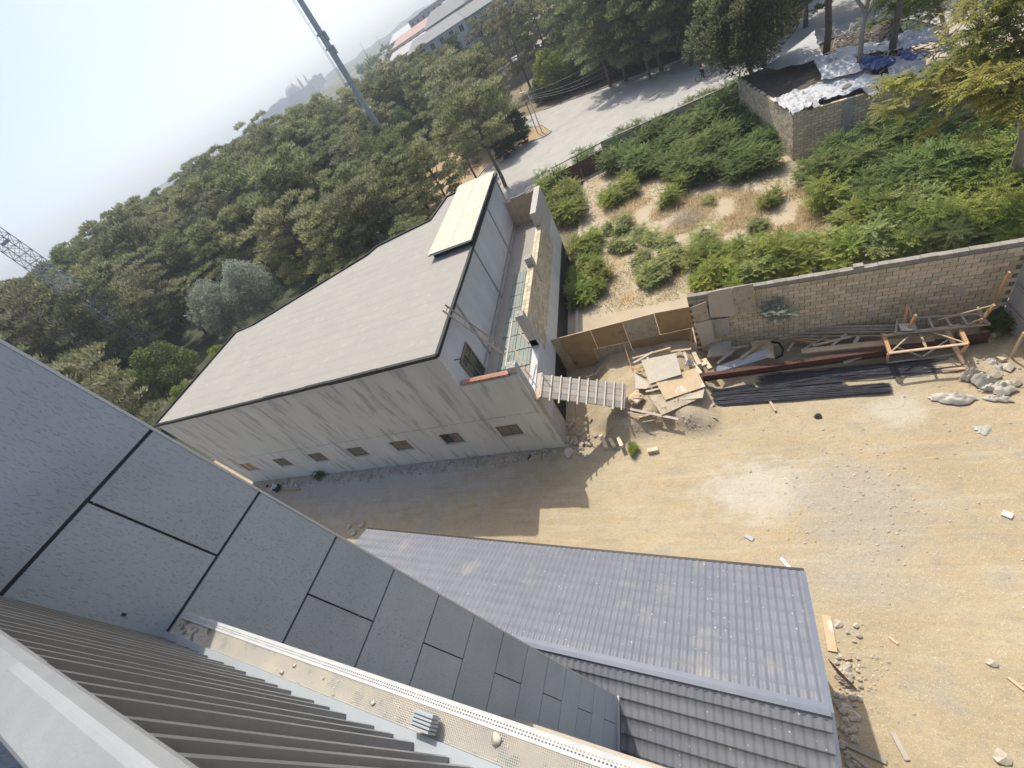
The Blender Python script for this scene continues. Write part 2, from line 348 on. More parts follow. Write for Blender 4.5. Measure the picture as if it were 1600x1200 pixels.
# --- yard ground (sand)
def ground_material():
    mt = mat('yard_sand', (.36, .29, .18), (.44, .365, .24), scale=.35, rough=.97, bump=.8, bscale=7, contrast=.2, third=((.36, .325, .26), .55, .55, .18), bdist=.04)
    nt = mt.node_tree; N = nt.nodes; L = nt.links; b = N['Principled BSDF']
    out = b.inputs['Base Color'].links[0].from_socket
    tc = N.new('ShaderNodeTexCoord')
    def layer(out, scale, colr, lo, hi, kind='NOISE', st=(1, 1, 1), fac=1.):
        mp = N.new('ShaderNodeMapping'); mp.inputs['Scale'].default_value = st; L.new(tc.outputs['Object'], mp.inputs[0])
        n = N.new('ShaderNodeTexNoise'); n.inputs['Scale'].default_value = scale; n.inputs['Detail'].default_value = 8; L.new(mp.outputs[0], n.inputs[0])
        r = N.new('ShaderNodeValToRGB'); r.color_ramp.elements[0].position = lo; r.color_ramp.elements[1].position = hi
        r.color_ramp.elements[0].color = (0, 0, 0, 1); r.color_ramp.elements[1].color = (fac, fac, fac, 1)
        L.new(n.outputs[0], r.inputs[0]); mx = N.new('ShaderNodeMixRGB'); L.new(r.outputs[0], mx.inputs[0]); L.new(out, mx.inputs[1]); mx.inputs[2].default_value = (*colr, 1)
        return mx.outputs[0]
    def blob(out, x, y, sx, sy, colr, fac, edge=.35):
        mp = N.new('ShaderNodeMapping'); mp.vector_type = 'POINT'; mp.inputs['Location'].default_value = (-x / sx, -y / sy, 0); mp.inputs['Scale'].default_value = (1 / sx, 1 / sy, 0)
        L.new(tc.outputs['Object'], mp.inputs[0])
        ln = N.new('ShaderNodeVectorMath'); ln.operation = 'LENGTH'; L.new(mp.outputs[0], ln.inputs[0])
        n = N.new('ShaderNodeTexNoise'); n.inputs['Scale'].default_value = 1.6; n.inputs['Detail'].default_value = 8; L.new(tc.outputs['Object'], n.inputs[0])
        ad = N.new('ShaderNodeMath'); ad.operation = 'MULTIPLY_ADD'; L.new(n.outputs[0], ad.inputs[0]); ad.inputs[1].default_value = 1.6; L.new(ln.outputs['Value'], ad.inputs[2])
        r = N.new('ShaderNodeValToRGB'); r.color_ramp.elements[0].position = .62; r.color_ramp.elements[1].position = .95
        r.color_ramp.elements[0].color = (fac, fac, fac, 1); r.color_ramp.elements[1].color = (0, 0, 0, 1)
        hf = N.new('ShaderNodeMath'); hf.operation = 'MULTIPLY'; hf.inputs[1].default_value = .5; L.new(ad.outputs[0], hf.inputs[0]); L.new(hf.outputs[0], r.inputs[0])
        mx = N.new('ShaderNodeMixRGB'); L.new(r.outputs[0], mx.inputs[0]); L.new(out, mx.inputs[1]); mx.inputs[2].default_value = (*colr, 1)
        return mx.outputs[0]
    out = layer(out, 1.2, (.40, .305, .17), .5, .68, st=(.35, 1.6, 1), fac=.6)
    out = layer(out, 2.2, (.29, .25, .19), .52, .66, fac=.35)
    p = P(1190, 765); out = blob(out, p.x, p.y, 2.6, 1.5, (.49, .46, .39), .7)
    p = P(1400, 640); out = blob(out, p.x, p.y, 1.2, .8, (.5, .47, .4), .6)
    p = P(1340, 790); out = blob(out, p.x, p.y, 2.3, 2.3, (.33, .295, .24), .75)
    p = P(600, 745); out = blob(out, p.x, p.y, 11, 3.0, (.42, .40, .36), .9)  # grey gravel tone, colour lightened to lift the ground in the building's shade
    p = P(1330, 900); out = blob(out, p.x, p.y, 2.4, 1.2, (.36, .32, .26), .6)
    out = layer(out, 1.6, (.5, .44, .33), .54, .66, st=(.2, 2.0, 1), fac=.3)
    out = layer(out, 2.4, (.27, .22, .15), .56, .68, st=(.18, 1.8, 1), fac=.3)
    out = layer(out, 14, (.24, .2, .15), .6, .7, fac=.5)
    out = layer(out, 26, (.22, .18, .13), .6, .7, fac=.5)
    out = layer(out, 40, (.62, .56, .46), .6, .66, fac=.8)
    L.new(out, b.inputs['Base Color'])
    return mt
M['sand'] = ground_material()
xs = np.arange(-44, 24.1, .22); ys = np.arange(-14, 18.6, .22); X, Y = np.meshgrid(xs, ys)
def yard_z(X, Y):
    Z = .05 * fbm(X * .5, Y * .5) + .03 * fbm(X * 2.2 + 9, Y * 2.2) + .012 * fbm(X * 7, Y * 7, 2)
    m_ = 1 / (1 + np.exp(-(Y - 12.6 - .3 * np.sin(X * 1.7) - .5 * fbm(X * .9, Y * .3, 2)) * 8)) * np.clip((X + 6.2) / 1.2, 0, 1) * np.clip((.1 - X) / 1.3, 0, 1)
    Z = Z + .75 * m_ + .25 * m_ * fbm(X * 1.1, Y * 1.1)
    rub = np.exp(-((Y - 11.75) / .55) ** 2) * ((X < -7) & (X > -35)); Z = Z + rub * (.14 + .15 * fbm(X * 1.5, Y * 1.5))
    pit = np.exp(-(((X + 6.7) / .7) ** 2 + ((Y - 13.4) / 1.3) ** 2)); Z = Z - .5 * pit
    side = np.clip((X - 6.5) / 3, 0, 1) * np.clip((Y - 12) / 2, 0, 1); Z = Z + side * .25 * (1 + fbm(X * 2, Y * 2))
    return Z
tag(grid_obj('yard_ground', X, Y, yard_z(X, Y), M['sand']), kind='structure')
def yz(x, y): return float(yard_z(np.array([float(x)]), np.array([float(y)]))[0])
# --- vegetated lot ground
M['lot'] = mat('lot_soil', (.4, .32, .22), (.48, .41, .31), scale=.5, rough=1, bump=.6, bscale=6, third=((.42, .29, .16), .35, .56, .12))
xs = np.arange(-8.4, 32, .4); ys = np.arange(18.0, 47, .4); X, Y = np.meshgrid(xs, ys)
tag(grid_obj('lot_ground', X, Y, .04 + .12 * fbm(X * .4, Y * .4), M['lot']), kind='structure')
# --- road: one sheet following its kerbs
mb = MB()
road_px = [(690, 345), (760, 262), (815, 228), (853, 213), (862, 206), (848, 196), (800, 205), (760, 225), (730, 215), (800, 190), (850, 172), (1000, 118), (1060, 96), (1110, 70), (1180, 30), (1330, -60), (1460, -100), (1700, -60), (1760, 40), (1560, 60), (1420, 30), (1300, 60), (1150, 132), (1000, 205), (940, 235), (862, 280), (838, 300), (790, 352)]
rp = [P(*q) for q in road_px]
bm = bmesh.new(); vs = [bm.verts.new((p.x, p.y, .03)) for p in rp]; f_ = bm.faces.new(vs); bmesh.ops.triangulate(bm, faces=[f_])
me = bpy.data.meshes.new('road'); bm.to_mesh(me); bm.free(); me.materials.append(M['asphalt'])
for pl in me.polygons:
    if pl.normal.z < 0: pl.flip()
o = bpy.data.objects.new('road', me); C.objects.link(o); tag(o, kind='structure')
# kerbs
def kerb(pxs, name='kerb'):
    mb = MB(); pts = [P(*q) for q in pxs]
    for a, b in zip(pts[:-1], pts[1:]): mb.beam((a.x, a.y, .06), (b.x, b.y, .06), .16, .18)
    return tag(mb.build(name, M['kerb']), kind='structure')
kerb([(690, 345), (720, 308), (760, 262), (815, 228), (853, 213), (862, 206), (848, 196)])
kerb([(850, 172), (920, 146), (1000, 118), (1060, 96), (1110, 70)])
# island soil
M['island'] = mat('island_soil', (.42, .3, .17), (.36, .27, .17), scale=.8, rough=1)
isl = [P(*q) for q in [(690, 345), (760, 262), (815, 228), (853, 213), (860, 206), (848, 197), (800, 205), (760, 225), (700, 240), (600, 330), (640, 350)]]
mb = MB(); mb.poly_prism([(p.x, p.y) for p in isl][::-1], 0.0, .045); tag(mb.build('island_ground', M['island']), kind='structure')

# =================================================================== OWN TALL BUILDING
tb = thing('tall_building', AB(-1.5, -3, 0), 'tall blue-grey stucco building with slatted metal parapet, filling the lower left corner', 'building')
WB = -3.5
wt = MB(); wt.abox(-6, .842, -14, WB - .016, 2.5, 19.2); wt.build('wall', M['joint'], tb)
eb = MB(); eb.abox(.8425, .86, WB - .03, WB + .004, 2.5, 19.2); eb.build('edge_bead', M['edge_bead'], tb)
fb = MB(); fb.abox(-6, -.235, WB - .015, 9, 2.5, 15.68); fb.build('facade', M['concrete_dark'], tb)
zj = [H - 3.5 * (.267 + .2535 * k) for k in range(-2, 16)]
for k in range(len(zj) - 1):
    z1, z0 = zj[k] - .012, zj[k + 1] + .012
    kk = k - 2
    if z1 < 3: break
    cells = [(-2.2, .3225), (.3375, .8405)] if kk % 2 == 0 else [(-2.2, .8405)]
    for a0, a1 in cells:
        p = MB(); g = .0; j = random.uniform(-.0015, .0015)
        q = [AB(a0, WB - .02, 0), AB(a0, WB + j, 0), AB(a1, WB + j, 0), AB(a1, WB - .02, 0)]
        p.abox(a0, a1, WB - .02, WB + j, z0, z1)
        o = p.build('stucco_panel', M['stucco'], tb)
# dark stain-ish anchor hole in the wall
h = MB(); h.abox(-.15, -.135, WB - .01, WB + .004, H - 1.53, H - 1.505); h.build('anchor_hole', M['joint'], tb)
wsp = MB()
for k in range(260):
    u = random.random(); z = H - 1.9 - 2.6 * u + random.gauss(0, .16); a = .55 - .33 * u + random.gauss(0, .07)
    if k > 190: z = H - random.uniform(.3, 9); a = random.uniform(0, .8)
    if abs((H - z) / 3.5 % .2535 - .0135) < .006: continue
    p = AB(a, WB + .0015, z); wsp.rock(p, random.choice([.003, .004, .006, .009]), flat=.5)
wsp.build('paint_splash', M['plaster'], tb, kind='stuff')
# cladding backing + slats (pitch .112 .112 .176)
bk = MB(); bk.abox(-.26, -.232, WB, 3, H - 1.795, H - .6); bk.build('cladding_backing', M['slat_metal'], tb)
bpos = -1.288; seq = []
b_ = -1.288; pat = [.112, .112, .176]
k = 0; b = b_
while b > WB + .03: seq.append(b); b -= [.112, .112, .176][k % 3]; k += 1
k = 0; b = b_
while b < 1.5: b += [.176, .112, .112][k % 3]; seq.append(b); k += 1
proto_slat = None
for b in seq:
    if proto_slat is None:
        s_ = MB(); w_ = .03
        for (x0, x1, y0, y1) in ((-.028, 0, -.2318, -.1985),):
            q = [AB(y0, x0 - .004, 0), AB(y0, x1 + .004, 0), AB(y1, x1 - .002, 0), AB(y1, x0 + .002, 0)]
            s_.hexa([(p.x, p.y, H - 1.795) for p in q] + [(p.x, p.y, H - .6) for p in q])
        proto_slat = s_.build('slat', M['slat_metal'], tb); base_loc = proto_slat.location.copy()
        proto_slat.location = base_loc + BX * b
    else:
        c = proto_slat.copy(); C.objects.link(c); c.location = base_loc + BX * b
# flashing (horizontal strip at slat foot) and ledge
f1 = MB(); f1.abox(-.30, -.172, WB, 9, H - 1.815, H - 1.797); f1.abox(-.172, -.168, WB, 9, H - 1.84, H - 1.797); f1.build('flashing', M['flashing'], tb)
l1 = MB(); l1.abox(-.24, -.06, WB, 9, H - 2.05, H - 1.83)
ld = l1.build('ledge', M['ledge'], tb)
# net over the ledge and punched corner bead
n1 = MB(); B0, B1 = -3.05, .4
for a in np.arange(-.166, -.075, .0075): n1.abox(a, a + .0028, B0, B1, H - 1.8268, H - 1.8255)
for b in np.arange(B0, B1, .0085): n1.abox(-.168, -.078, b, b + .003, H - 1.8255, H - 1.824)
n1.build('plaster_net', M['net'], ld, kind='stuff')
n2 = MB()
for a0, a1 in ((-.078, -.0655), (-.061, -.0555), (-.05, -.038)): n2.abox(a0, a1, WB + .05, B1 + .6, H - 1.824, H - 1.8205)
for b in np.arange(WB + .05, B1 + .6, .014): n2.abox(-.0655, -.061, b, b + .0075, H - 1.824, H - 1.8205); n2.abox(-.0555, -.05, b + .004, b + .0115, H - 1.824, H - 1.8205)
n2.abox(-.0375, -.0345, WB + .05, B1 + .6, H - 1.86, H - 1.8205)
n2.build('corner_bead', M['bead'], ld)
sp = MB()
for k in range(150):
    b = random.uniform(-3.4, -.3); a = random.uniform(-.165, -.05); r_ = random.choice([.002, .003, .004, .007])
    p = AB(a, b, H - 1.826); sp.rock(p, r_, flat=.5)
for (px, py, r_) in ((776, 1155, .026), (520, 1085, .008), (505, 1060, .008), (583, 1098, .012), (440, 1050, .015), (460, 1040, .012)):
    p = P(px, py, H - 1.822); sp.rock(p, r_, flat=.4)
for k in range(0):
    b = random.uniform(-3.3, -.3); a = random.uniform(-.16, -.08); p = AB(a, b, H - 1.8255); sp.rock(p, random.uniform(.015, .045), flat=.08)
sp.build('plaster_splash', M['plaster'], ld, kind='stuff', smooth=True)
# lower ledge, lit plaster
l2 = MB(); l2.abox(-.24, -.088, WB, 9, H - 7.0, H - 6.72); l2.build('lower_ledge', M['sandledge'], tb)
# coping over the parapet
cp = MB()
def absec(sec, b0, b1, mbx):
    n = len(mbx.v); k = len(sec)
    for b in (b0, b1):
        for a, z in sec: q = AB(a, b, z); mbx.v.append(tuple(q))
    mbx.f.append(tuple(range(n, n + k))); mbx.f.append(tuple(range(n + k, n + 2 * k))[::-1])
    mbx.f += [(n + i, n + k + i, n + k + (i + 1) % k, n + (i + 1) % k) for i in range(k)]; mbx.tint += [.5] * (k + 2)
sec = [(-.305, H - .60), (-.195, H - .60), (-.195, H - .585), (-.205, H - .556), (-.212, H - .549), (-.222, H - .546), (-.296, H - .545), (-.305, H - .552)]
absec(sec, -1.60, 2.5, cp); cpo = cp.build('coping', M['coping_metal'], tb)
cp2 = MB(); absec([(-.26, H - .61), (-.1965, H - .61), (-.1965, H - .588), (-.2065, H - .56), (-.26, H - .56)], WB, -1.601, cp2); cp2.build('coping_lip', M['coping_metal'], tb)
pw = MB(); pw.abox(-.3, -.261, WB, 3, 14, H - .611); pw.build('parapet_wall', M['black'], tb)
# small ribbed metal offcut sitting on the ledge
vp = P(662, 1134, H - 1.8)
oc = thing('metal_offcut', (vp.x, vp.y, H - 1.79), 'small ribbed grey sheet metal piece lying on the netted ledge', 'metal offcut')
ob = MB(); aa0 = -.155; aa1 = -.095
for i in range(5):
    z_ = H - 1.795; a0 = aa0 + (aa1 - aa0) * i / 5
    ob.abox(a0, a0 + .0075, -1.30, -1.20 + .0, z_, z_ + .055)
    ob.abox(a0 + .0075, a0 + .012, -1.30, -1.21, z_, z_ + .042)
ob.build('ribbed_sheet', M['flashing'], oc)

# =================================================================== LOW TILED BUILDING
AR, ZR, AE, ZE = 1.5, 5.25, 4.66, 4.0
TS = (ZR - ZE) / (AE - AR); BL, BR = -15.7, .86
th_ = thing('tiled_building', AB(2, -7, 0), 'low building under a blue-grey metal tile gable roof at the foot of the tall wall', 'building')
w_ = MB(); w_.abox(-.23, 4.3, -15.3, .5, -.3, 3.9); w_.build('wall', M['plain_wall'], th_)
def wave(B_):
    u = (B_ / .183) % 1.0; return .03 * (np.sin(np.pi * np.clip(u / .72, 0, 1)) ** .8) - .006 * np.sin(np.pi * np.clip((u - .72) / .28, 0, 1))
def slope(near):
    Bv = np.arange(BL, BR - .06, .183 / 8); rows_a = []; off = []
    Ls = 3.4 if not near else 2.0; c_ = math.cos(math.atan(TS)); course = .35 * c_
    n = int(Ls * c_ / course + .5); s = 0
    for k in range(n + 1):
        a0 = k * course; a1 = (k + 1) * course
        lim = (AE - AR) if not near else (AR + .225)
        if a0 >= lim: break
        a1 = min(a1, lim)
        for t in (0, .5, .93): rows_a.append(a0 + (a1 - a0) * t + (.004 if t == 0 and k else 0)); off.append(.002 + (.034 if near else .003) * t)
        rows_a.append(a1); off.append(.036 if near else .005)
    ra = np.array(rows_a); of = np.array(off)
    Bg, Ag = np.meshgrid(Bv, ra); Og = np.repeat(of[:, None], len(Bv), 1)
    Zg = ZR - TS * Ag + Og + wave(Bg) * (1 + .0 * Ag)
    Ag = AR + Ag if not near else AR - Ag
    # wavy cut edge of every course
    X = AX.x * Ag + BX.x * Bg; Y = AX.y * Ag + BX.y * Bg
    if near: return X[::-1], Y[::-1], Zg[::-1]
    return X, Y, Zg
X, Y, Z = slope(False); o = grid_obj('far_roof_slope', X, Y, Z, M['tile'], th_, smooth=False)
X, Y, Z = slope(True); o = grid_obj('near_roof_slope', X, Y, Z, M['tile'], th_, smooth=False)
for o in th_.children:
    if 'slope' in o.name:
        me = o.data; sm = [abs(p.normal.z) > .6 for p in me.polygons]; me.polygons.foreach_set('use_smooth', sm)
M['tileflash'] = mat('roof_trim_metal', (.12, .14, .185), (.145, .165, .205), scale=2, rough=.4, spec=.55, speck=((.45, .45, .44), 7, .1))
rc = MB(); absec([(AR - .13, ZR - .03), (AR + .14, ZR - .03), (AR + .14, ZR + .01), (AR + .03, ZR + .052), (AR - .05, ZR + .052), (AR - .055, ZR + .075), (AR - .075, ZR + .075), (AR - .08, ZR + .0), (AR - .13, ZR - .01)], BL, BR - .05, rc)
rc.build('ridge_cap', M['tileflash'], th_)
rk = MB()
for (b0, b1) in ((BR - .1, BR),):
    for s_, ae in ((1, AE), (-1, None)):
        aa = [AR, AE] if s_ == 1 else [AR, -.22]
        z0_, z1_ = ZR, ZR - TS * abs(aa[1] - AR)
        q0, q1, q2, q3 = AB(aa[0], b0, 0), AB(aa[0], b1, 0), AB(aa[1], b1, 0), AB(aa[1], b0, 0)
        rk.hexa([(q0.x, q0.y, z0_ - .1), (q1.x, q1.y, z0_ - .1), (q2.x, q2.y, z1_ - .1), (q3.x, q3.y, z1_ - .1), (q0.x, q0.y, z0_ + .045), (q1.x, q1.y, z0_ + .045), (q2.x, q2.y, z1_ + .045), (q3.x, q3.y, z1_ + .045)])
rk.build('rake_trim', M['tileflash'], th_)
gt = MB(); gt.abox(AE + .012, AE + .08, BL, BR - .02, ZE - .09, ZE + .0); gt.build('gutter', M['gutter'], th_)
sf = MB()
for (a0, a1) in ((AR, AE - .01), (AR, -.22)):
    q0, q1, q2, q3 = AB(a0, BL + .02, 0), AB(a0, BR - .03, 0), AB(a1, BR - .03, 0), AB(a1, BL + .02, 0); z0_, z1_ = ZR - .05, ZR - TS * abs(a1 - AR) - .05
    sf.hexa([(q0.x, q0.y, z0_ - .04), (q1.x, q1.y, z0_ - .04), (q2.x, q2.y, z1_ - .04), (q3.x, q3.y, z1_ - .04), (q0.x, q0.y, z0_), (q1.x, q1.y, z0_), (q2.x, q2.y, z1_), (q3.x, q3.y, z1_)])
sf.build('roof_deck', M['wood_grey'], th_)
wf = MB()
for a0, a1 in ((.86, .87),):
    wf.beam(AB(.87, WB + .03, ZR - TS * (AR - .87) + .05), AB(-.22, WB + .03, ZR - TS * (AR + .22) + .05), .05, .05)
wf.build('wall_flashing', M['edge_bead'], th_)

# =================================================================== GREY RENDERED BUILDING
S = -.066   # skew of the side walls
Y0 = 12.15; ZT = 8.1; XL = -34.3
def sx(x0, y): return x0 + S * (y - Y0)
gb = thing('rendered_building', (-20, Y0, 0), 'unfinished grey rendered building with flat brown membrane roof and stepped back edge', 'building')
outl = [(XL, Y0), (-10.62, Y0), (sx(-10.62, 31.5), 31.5), (-16.2, 31.3), (-16.55, 27.85), (-21.5, 27.1), (-22.1, 26.2), (-32.1, 21.6), (XL, 21.4)]
mb = MB(); mb.poly_prism(outl, -.4, ZT - .05); mb.build('body', M['concrete_side'], gb)
# front facing: built round the window openings
WX = [-9.9, -13.55, -17.2, -20.83, -24.5, -28.2, -32.05]; WZ0, WZ1, WW = 1.66, 2.6, .66
fw = MB(); ed = sorted([(x - WW, x + WW) for x in WX]); xr = -7.6
YF = Y0 - .12
fw.box(XL, xr, YF, Y0 - .002, -.4, WZ0)
cur = XL
for a, b in ed: fw.box(cur, a, YF, Y0 - .002, WZ0, WZ1); cur = b
fw.box(cur, xr, YF, Y0 - .002, WZ0, WZ1)
fw.box(XL, xr, YF, Y0 - .002, WZ1, 5.95); fw.box(XL, -10.62, YF, Y0 - .002, 5.95, ZT - .05)
fw.build('front_wall', M['concrete'], gb)
for i, x in enumerate(WX):
    fr = MB(); z0, z1 = WZ0, WZ1
    fr.box(x - WW, x - WW + .05, Y0 - .06, Y0 - .004, z0, z1); fr.box(x + WW - .05, x + WW, Y0 - .06, Y0 - .004, z0, z1)
    fr.box(x - WW + .05, x + WW - .05, Y0 - .06, Y0 - .004, z0, z0 + .05); fr.box(x - WW + .05, x + WW - .05, Y0 - .06, Y0 - .004, z1 - .05, z1)
    fr.box(x - .03, x + .03, Y0 - .06, Y0 - .004, z0 + .05, z1 - .05)
    w = fr.build('window', M['brownboard'], gb)
    for s_ in (-1, 1):
        g = MB(); a, b = (x - WW + .05, x - .03) if s_ < 0 else (x + .03, x + WW - .05)
        g.box(a, b, Y0 - .035, Y0 - .02, z0 + .05, z1 - .05)
        mm = M['tanboard'] if i == 6 else M['brownboard']
        if i == 1 and s_ < 0: mm = M['glass']
        g.build('pane', mm, w)
    sl = MB(); sl.box(x - WW - .02, x + WW + .06, YF - .05, YF - .003, z0 - .05, z0 - .01); sl.build('sill', M['sill'], w)
# faint formwork ribs / floor line
rb = MB()
for k in range(30):
    x = XL + (xr - XL) * k / 30; rb.box(x, x + (xr - XL) / 30 - random.uniform(.0, .25), YF - random.uniform(.004, .01), YF - .001, 3.28 + random.uniform(-.03, .03), 3.32 + random.uniform(-.01, .05))
rb.box(-10.72, -10.66, YF - .008, YF - .001, -.2, 5.95)
rb.build('render_band', M['post'], gb)
# roof membrane with upstand trim
ro = MB(); oo = [(XL - .08, Y0 - .2), (-10.5, Y0 - .2), (sx(-10.5, 31.6), 31.6), (-16.25, 31.4), (-16.65, 27.95), (-21.55, 27.2), (-22.15, 26.3), (-32.15, 21.7), (XL - .08, 21.5)]
# membrane built from strips
ro.poly_prism(oo, ZT - .045, ZT); ro.build('roof_membrane', M['membrane'], gb)
st = MB()
for k in range(21):
    y = Y0 + .75 + k * .93
    if y > 31: break
    xa = XL if y < 21.3 else (-32 + (y - 21.6) * 2.17 if y < 26 else (-21.5 if y < 27.1 else -16.4))
    st.beam((xa + .1, y, ZT + .001), (sx(-10.6, y) - .05, y + random.uniform(-.03, .03), ZT + random.uniform(-.0012, -.0004)), .1, .006)
st.build('membrane_seam', M['membrane'], gb)
tr = MB(); cyc = oo + [oo[0]]
for (a, b) in zip(cyc[:-1], cyc[1:]):
    d = Vector((b[0] - a[0], b[1] - a[1])).length
    n = max(1, int(d / 1.6))
    for i in range(n):
        p = Vector((*a, ZT + .02)).lerp(Vector((*b, ZT + .02)), i / n); q = Vector((*a, ZT + .02)).lerp(Vector((*b, ZT + .02)), (i + 1) / n)
        j = random.uniform(-.015, .015); dz = random.uniform(-.01, .02)
        tr.beam(p + Vector((j, j, dz)), q + Vector((j, j, dz)), .16, .18 + random.uniform(-.02, .03))
tr.build('roof_trim', M['bitumen'], gb)
# bulkhead with pale sheet roof
bh = MB(); yb0, yb1 = 21.7, 31.2; q = [(sx(-13.3, yb0), yb0), (sx(-10.64, yb0), yb0), (sx(-10.64, yb1), yb1), (sx(-13.4, yb1), yb1)]
bh.poly_prism(q, ZT - .04, 8.5); bh.build('bulkhead', M['concrete_side'], gb)
bt = MB(); q2 = [(sx(-13.35, 21.6), 21.5), (sx(-10.68, 21.6), 21.5), (sx(-10.68, 21.7), 21.69), (sx(-13.35, 21.7), 21.69)]
bt.poly_prism(q2, ZT + .01, 8.42); bt.build('bulkhead_shade', M['bitumen'], gb)  # black strip stands in for the shade beneath the raised roof edge
nn = 26; U, V = np.meshgrid(np.linspace(0, 1, nn * 6), np.linspace(0, 1, 2))
xa = -13.5 + U * (3.1); yy = 21.15 + V * 10.0; Xr = xa + S * (yy - Y0); Zr = 8.58 + .22 * (1 - U) * 0 + .018 * np.abs(np.sin(U * nn * np.pi)) - U * .05
bo = grid_obj('bulkhead_roof', Xr, yy, Zr, M['paletin'], gb, smooth=False)
be = MB(); be.poly_prism([(sx(-13.5, 21.15), 21.155), (sx(-10.45, 21.15), 21.155), (sx(-10.45, 31.1), 31.1), (sx(-13.5, 31.1), 31.1)], 8.45, 8.51); be.build('bulkhead_soffit', M['concrete_side'], gb)
bj = MB()
for u in (.25, .5, .75): 
    x0 = -13.5 + u * 3.1
    bj.beam((sx(x0, 21.2), 21.2, 8.592 - u * .05), (sx(x0, 31.1), 31.1, 8.592 - u * .05), .03, .02)
bj.build('sheet_seam', M['sill'], gb)
# side pilaster bands
pb = MB()
for y in (16.0, 21.3, 26.6, 31.1): pb.beam((sx(-10.6, y), y, 4.0), (sx(-10.6, y), y, 8.0), .14, .06, up=(1, 0, 0))
pb.beam((sx(-10.6, 12.3), 12.3, 4.55), (sx(-10.6, 31.3), 31.3, 4.55), .05, .12)
pb.build('wall_band', M['concrete_dark'], gb)
# side door window with lintel
dw = MB(); dx = -10.56
def side_box(mbx, y0, y1, z0, z1, x0, x1):
    mbx.hexa([(sx(x0, y0), y0, z0), (sx(x1, y0), y0, z0), (sx(x1, y1), y1, z0), (sx(x0, y1), y1, z0), (sx(x0, y0), y0, z1), (sx(x1, y0), y0, z1), (sx(x1, y1), y1, z1), (sx(x0, y1), y1, z1)])
for (y0, y1, z0, z1) in ((13.1, 13.2, 4.4, 6.5), (14.5, 14.6, 4.4, 6.5), (13.2, 14.5, 6.4, 6.5), (13.82, 13.88, 4.4, 6.4), (13.2, 14.5, 5.9, 5.95)): side_box(dw, y0, y1, z0, z1, dx - .05, dx + .04)
dwo = dw.build('side_door', M['brownboard'], gb)
g = MB(); side_box(g, 13.2, 14.5, 4.4, 6.4, dx - .055, dx + .0); g.build('pane', M['glass'], dwo)
tp = MB(); tp.tube([(sx(-10.6, 12.9), 12.9, 6.9), (sx(-10.3, 12.9), 12.9, 6.9), (sx(-10.28, 12.9), 12.9, 6.8)], .025); tp.build('wall_hook', M['bitumen'], gb)
# terrace slab between main block and outer wall (annex)
XO = -7.6
tf = MB(); side_box(tf, Y0, 31.0, 3.95, 4.2, -10.6, XO - .4); tf.build('terrace_floor', M['membrane'], gb)
# green corrugated sheets lying on the terrace floor
cs = MB()
M['greensheet'] = mat('green_grey_sheet', (.2, .24, .22), (.26, .29, .26), scale=2, rough=.6)
for i in range(7):
    y = 14.4 + i * 1.3; 
    for j in range(2):
        for k in range(7):
            x0 = -9.95 + j * .98 + k * .135
            side_box(cs, y + .02 * j + random.uniform(0, .03), y + 1.26, 4.21 + .012 * (k % 2), 4.245 + .02 * (k % 2) + .004 * i, x0, x0 + .13)
cs.build('corrugated_sheet', M['greensheet'], gb, kind='stuff')
ow = MB()
# outer wall core: bitumen lower part and rendered middle, blocks on top
side_box(ow, Y0 + .02, 30.5, -.4, 1.9, XO - .39, XO - .03); ow.build('tarred_foot', M['bitumen'], gb)
ow = MB(); side_box(ow, Y0, 15.8, 1.9, 4.15, XO - .4, XO); side_box(ow, 15.8, 30.5, 1.9, 4.6, XO - .4, XO); ow.build('outer_wall', M['concrete_side'], gb)
ow = MB(); side_box(ow, Y0 - .0, Y0 + 1.6, -.4, 1.9, XO - .38, XO + .002); ow.build('outer_wall_foot', M['slab'], gb)
bw = MB()
def side_blocks(y0, y1, z0, z1, x0, x1):
    z = z0; r_ = 0
    while z < z1 - .02:
        y = y0 - (.2 if r_ % 2 else 0)
        while y < y1:
            a, b = max(y, y0), min(y + .39, y1)
            if b - a > .05: 
                j = random.uniform(-.006, .006); n0 = len(bw.tint); side_box(bw, a + .006, b - .006, z + .005, min(z + .19, z1) - .004, x0, x1 + j); bw.tint[n0:] = [random.random()] * 6
            y += .4
        z += .195; r_ += 1
side_blocks(16.2, 21.0, 4.6, 5.8, XO - .2, XO + .0); side_blocks(21.4, 27.4, 4.6, 5.5, XO - .2, XO); side_blocks(16.2, 27.4, 3.4, 4.595, XO + .0, XO + .02)
side_blocks(16.2, 21.0, 4.6, 5.8, XO - .41, XO - .22); side_blocks(21.4, 27.4, 4.6, 5.5, XO - .41, XO - .22)
bw.build('block_wall', M['blockt'], gb, kind='stuff', tint=True)
for (y, z, w2) in ((Y0 + .0, 6.35, .42), (15.8, 6.3, .42), (21.1, 6.3, .42)):
    p = MB(); side_box(p, y, y + w2, 1.9 if y < 13 else 4.2, z, XO - .415, XO + .012)
    for k in range(26):
        p.rock((sx(XO - .2, y + .2) + random.uniform(-.19, .19), y + .2 + random.uniform(-.19, .19), z), random.uniform(.03, .07))
    p.build('post', M['post'], gb)
p = MB(); side_box(p, 27.4, 30.6, 4.2, 6.5, XO - .43, XO + .02); side_box(p, 26.4, 27.4, 5.6, 6.5, XO - .42, XO + .0); p.build('end_pier', M['post'], gb)
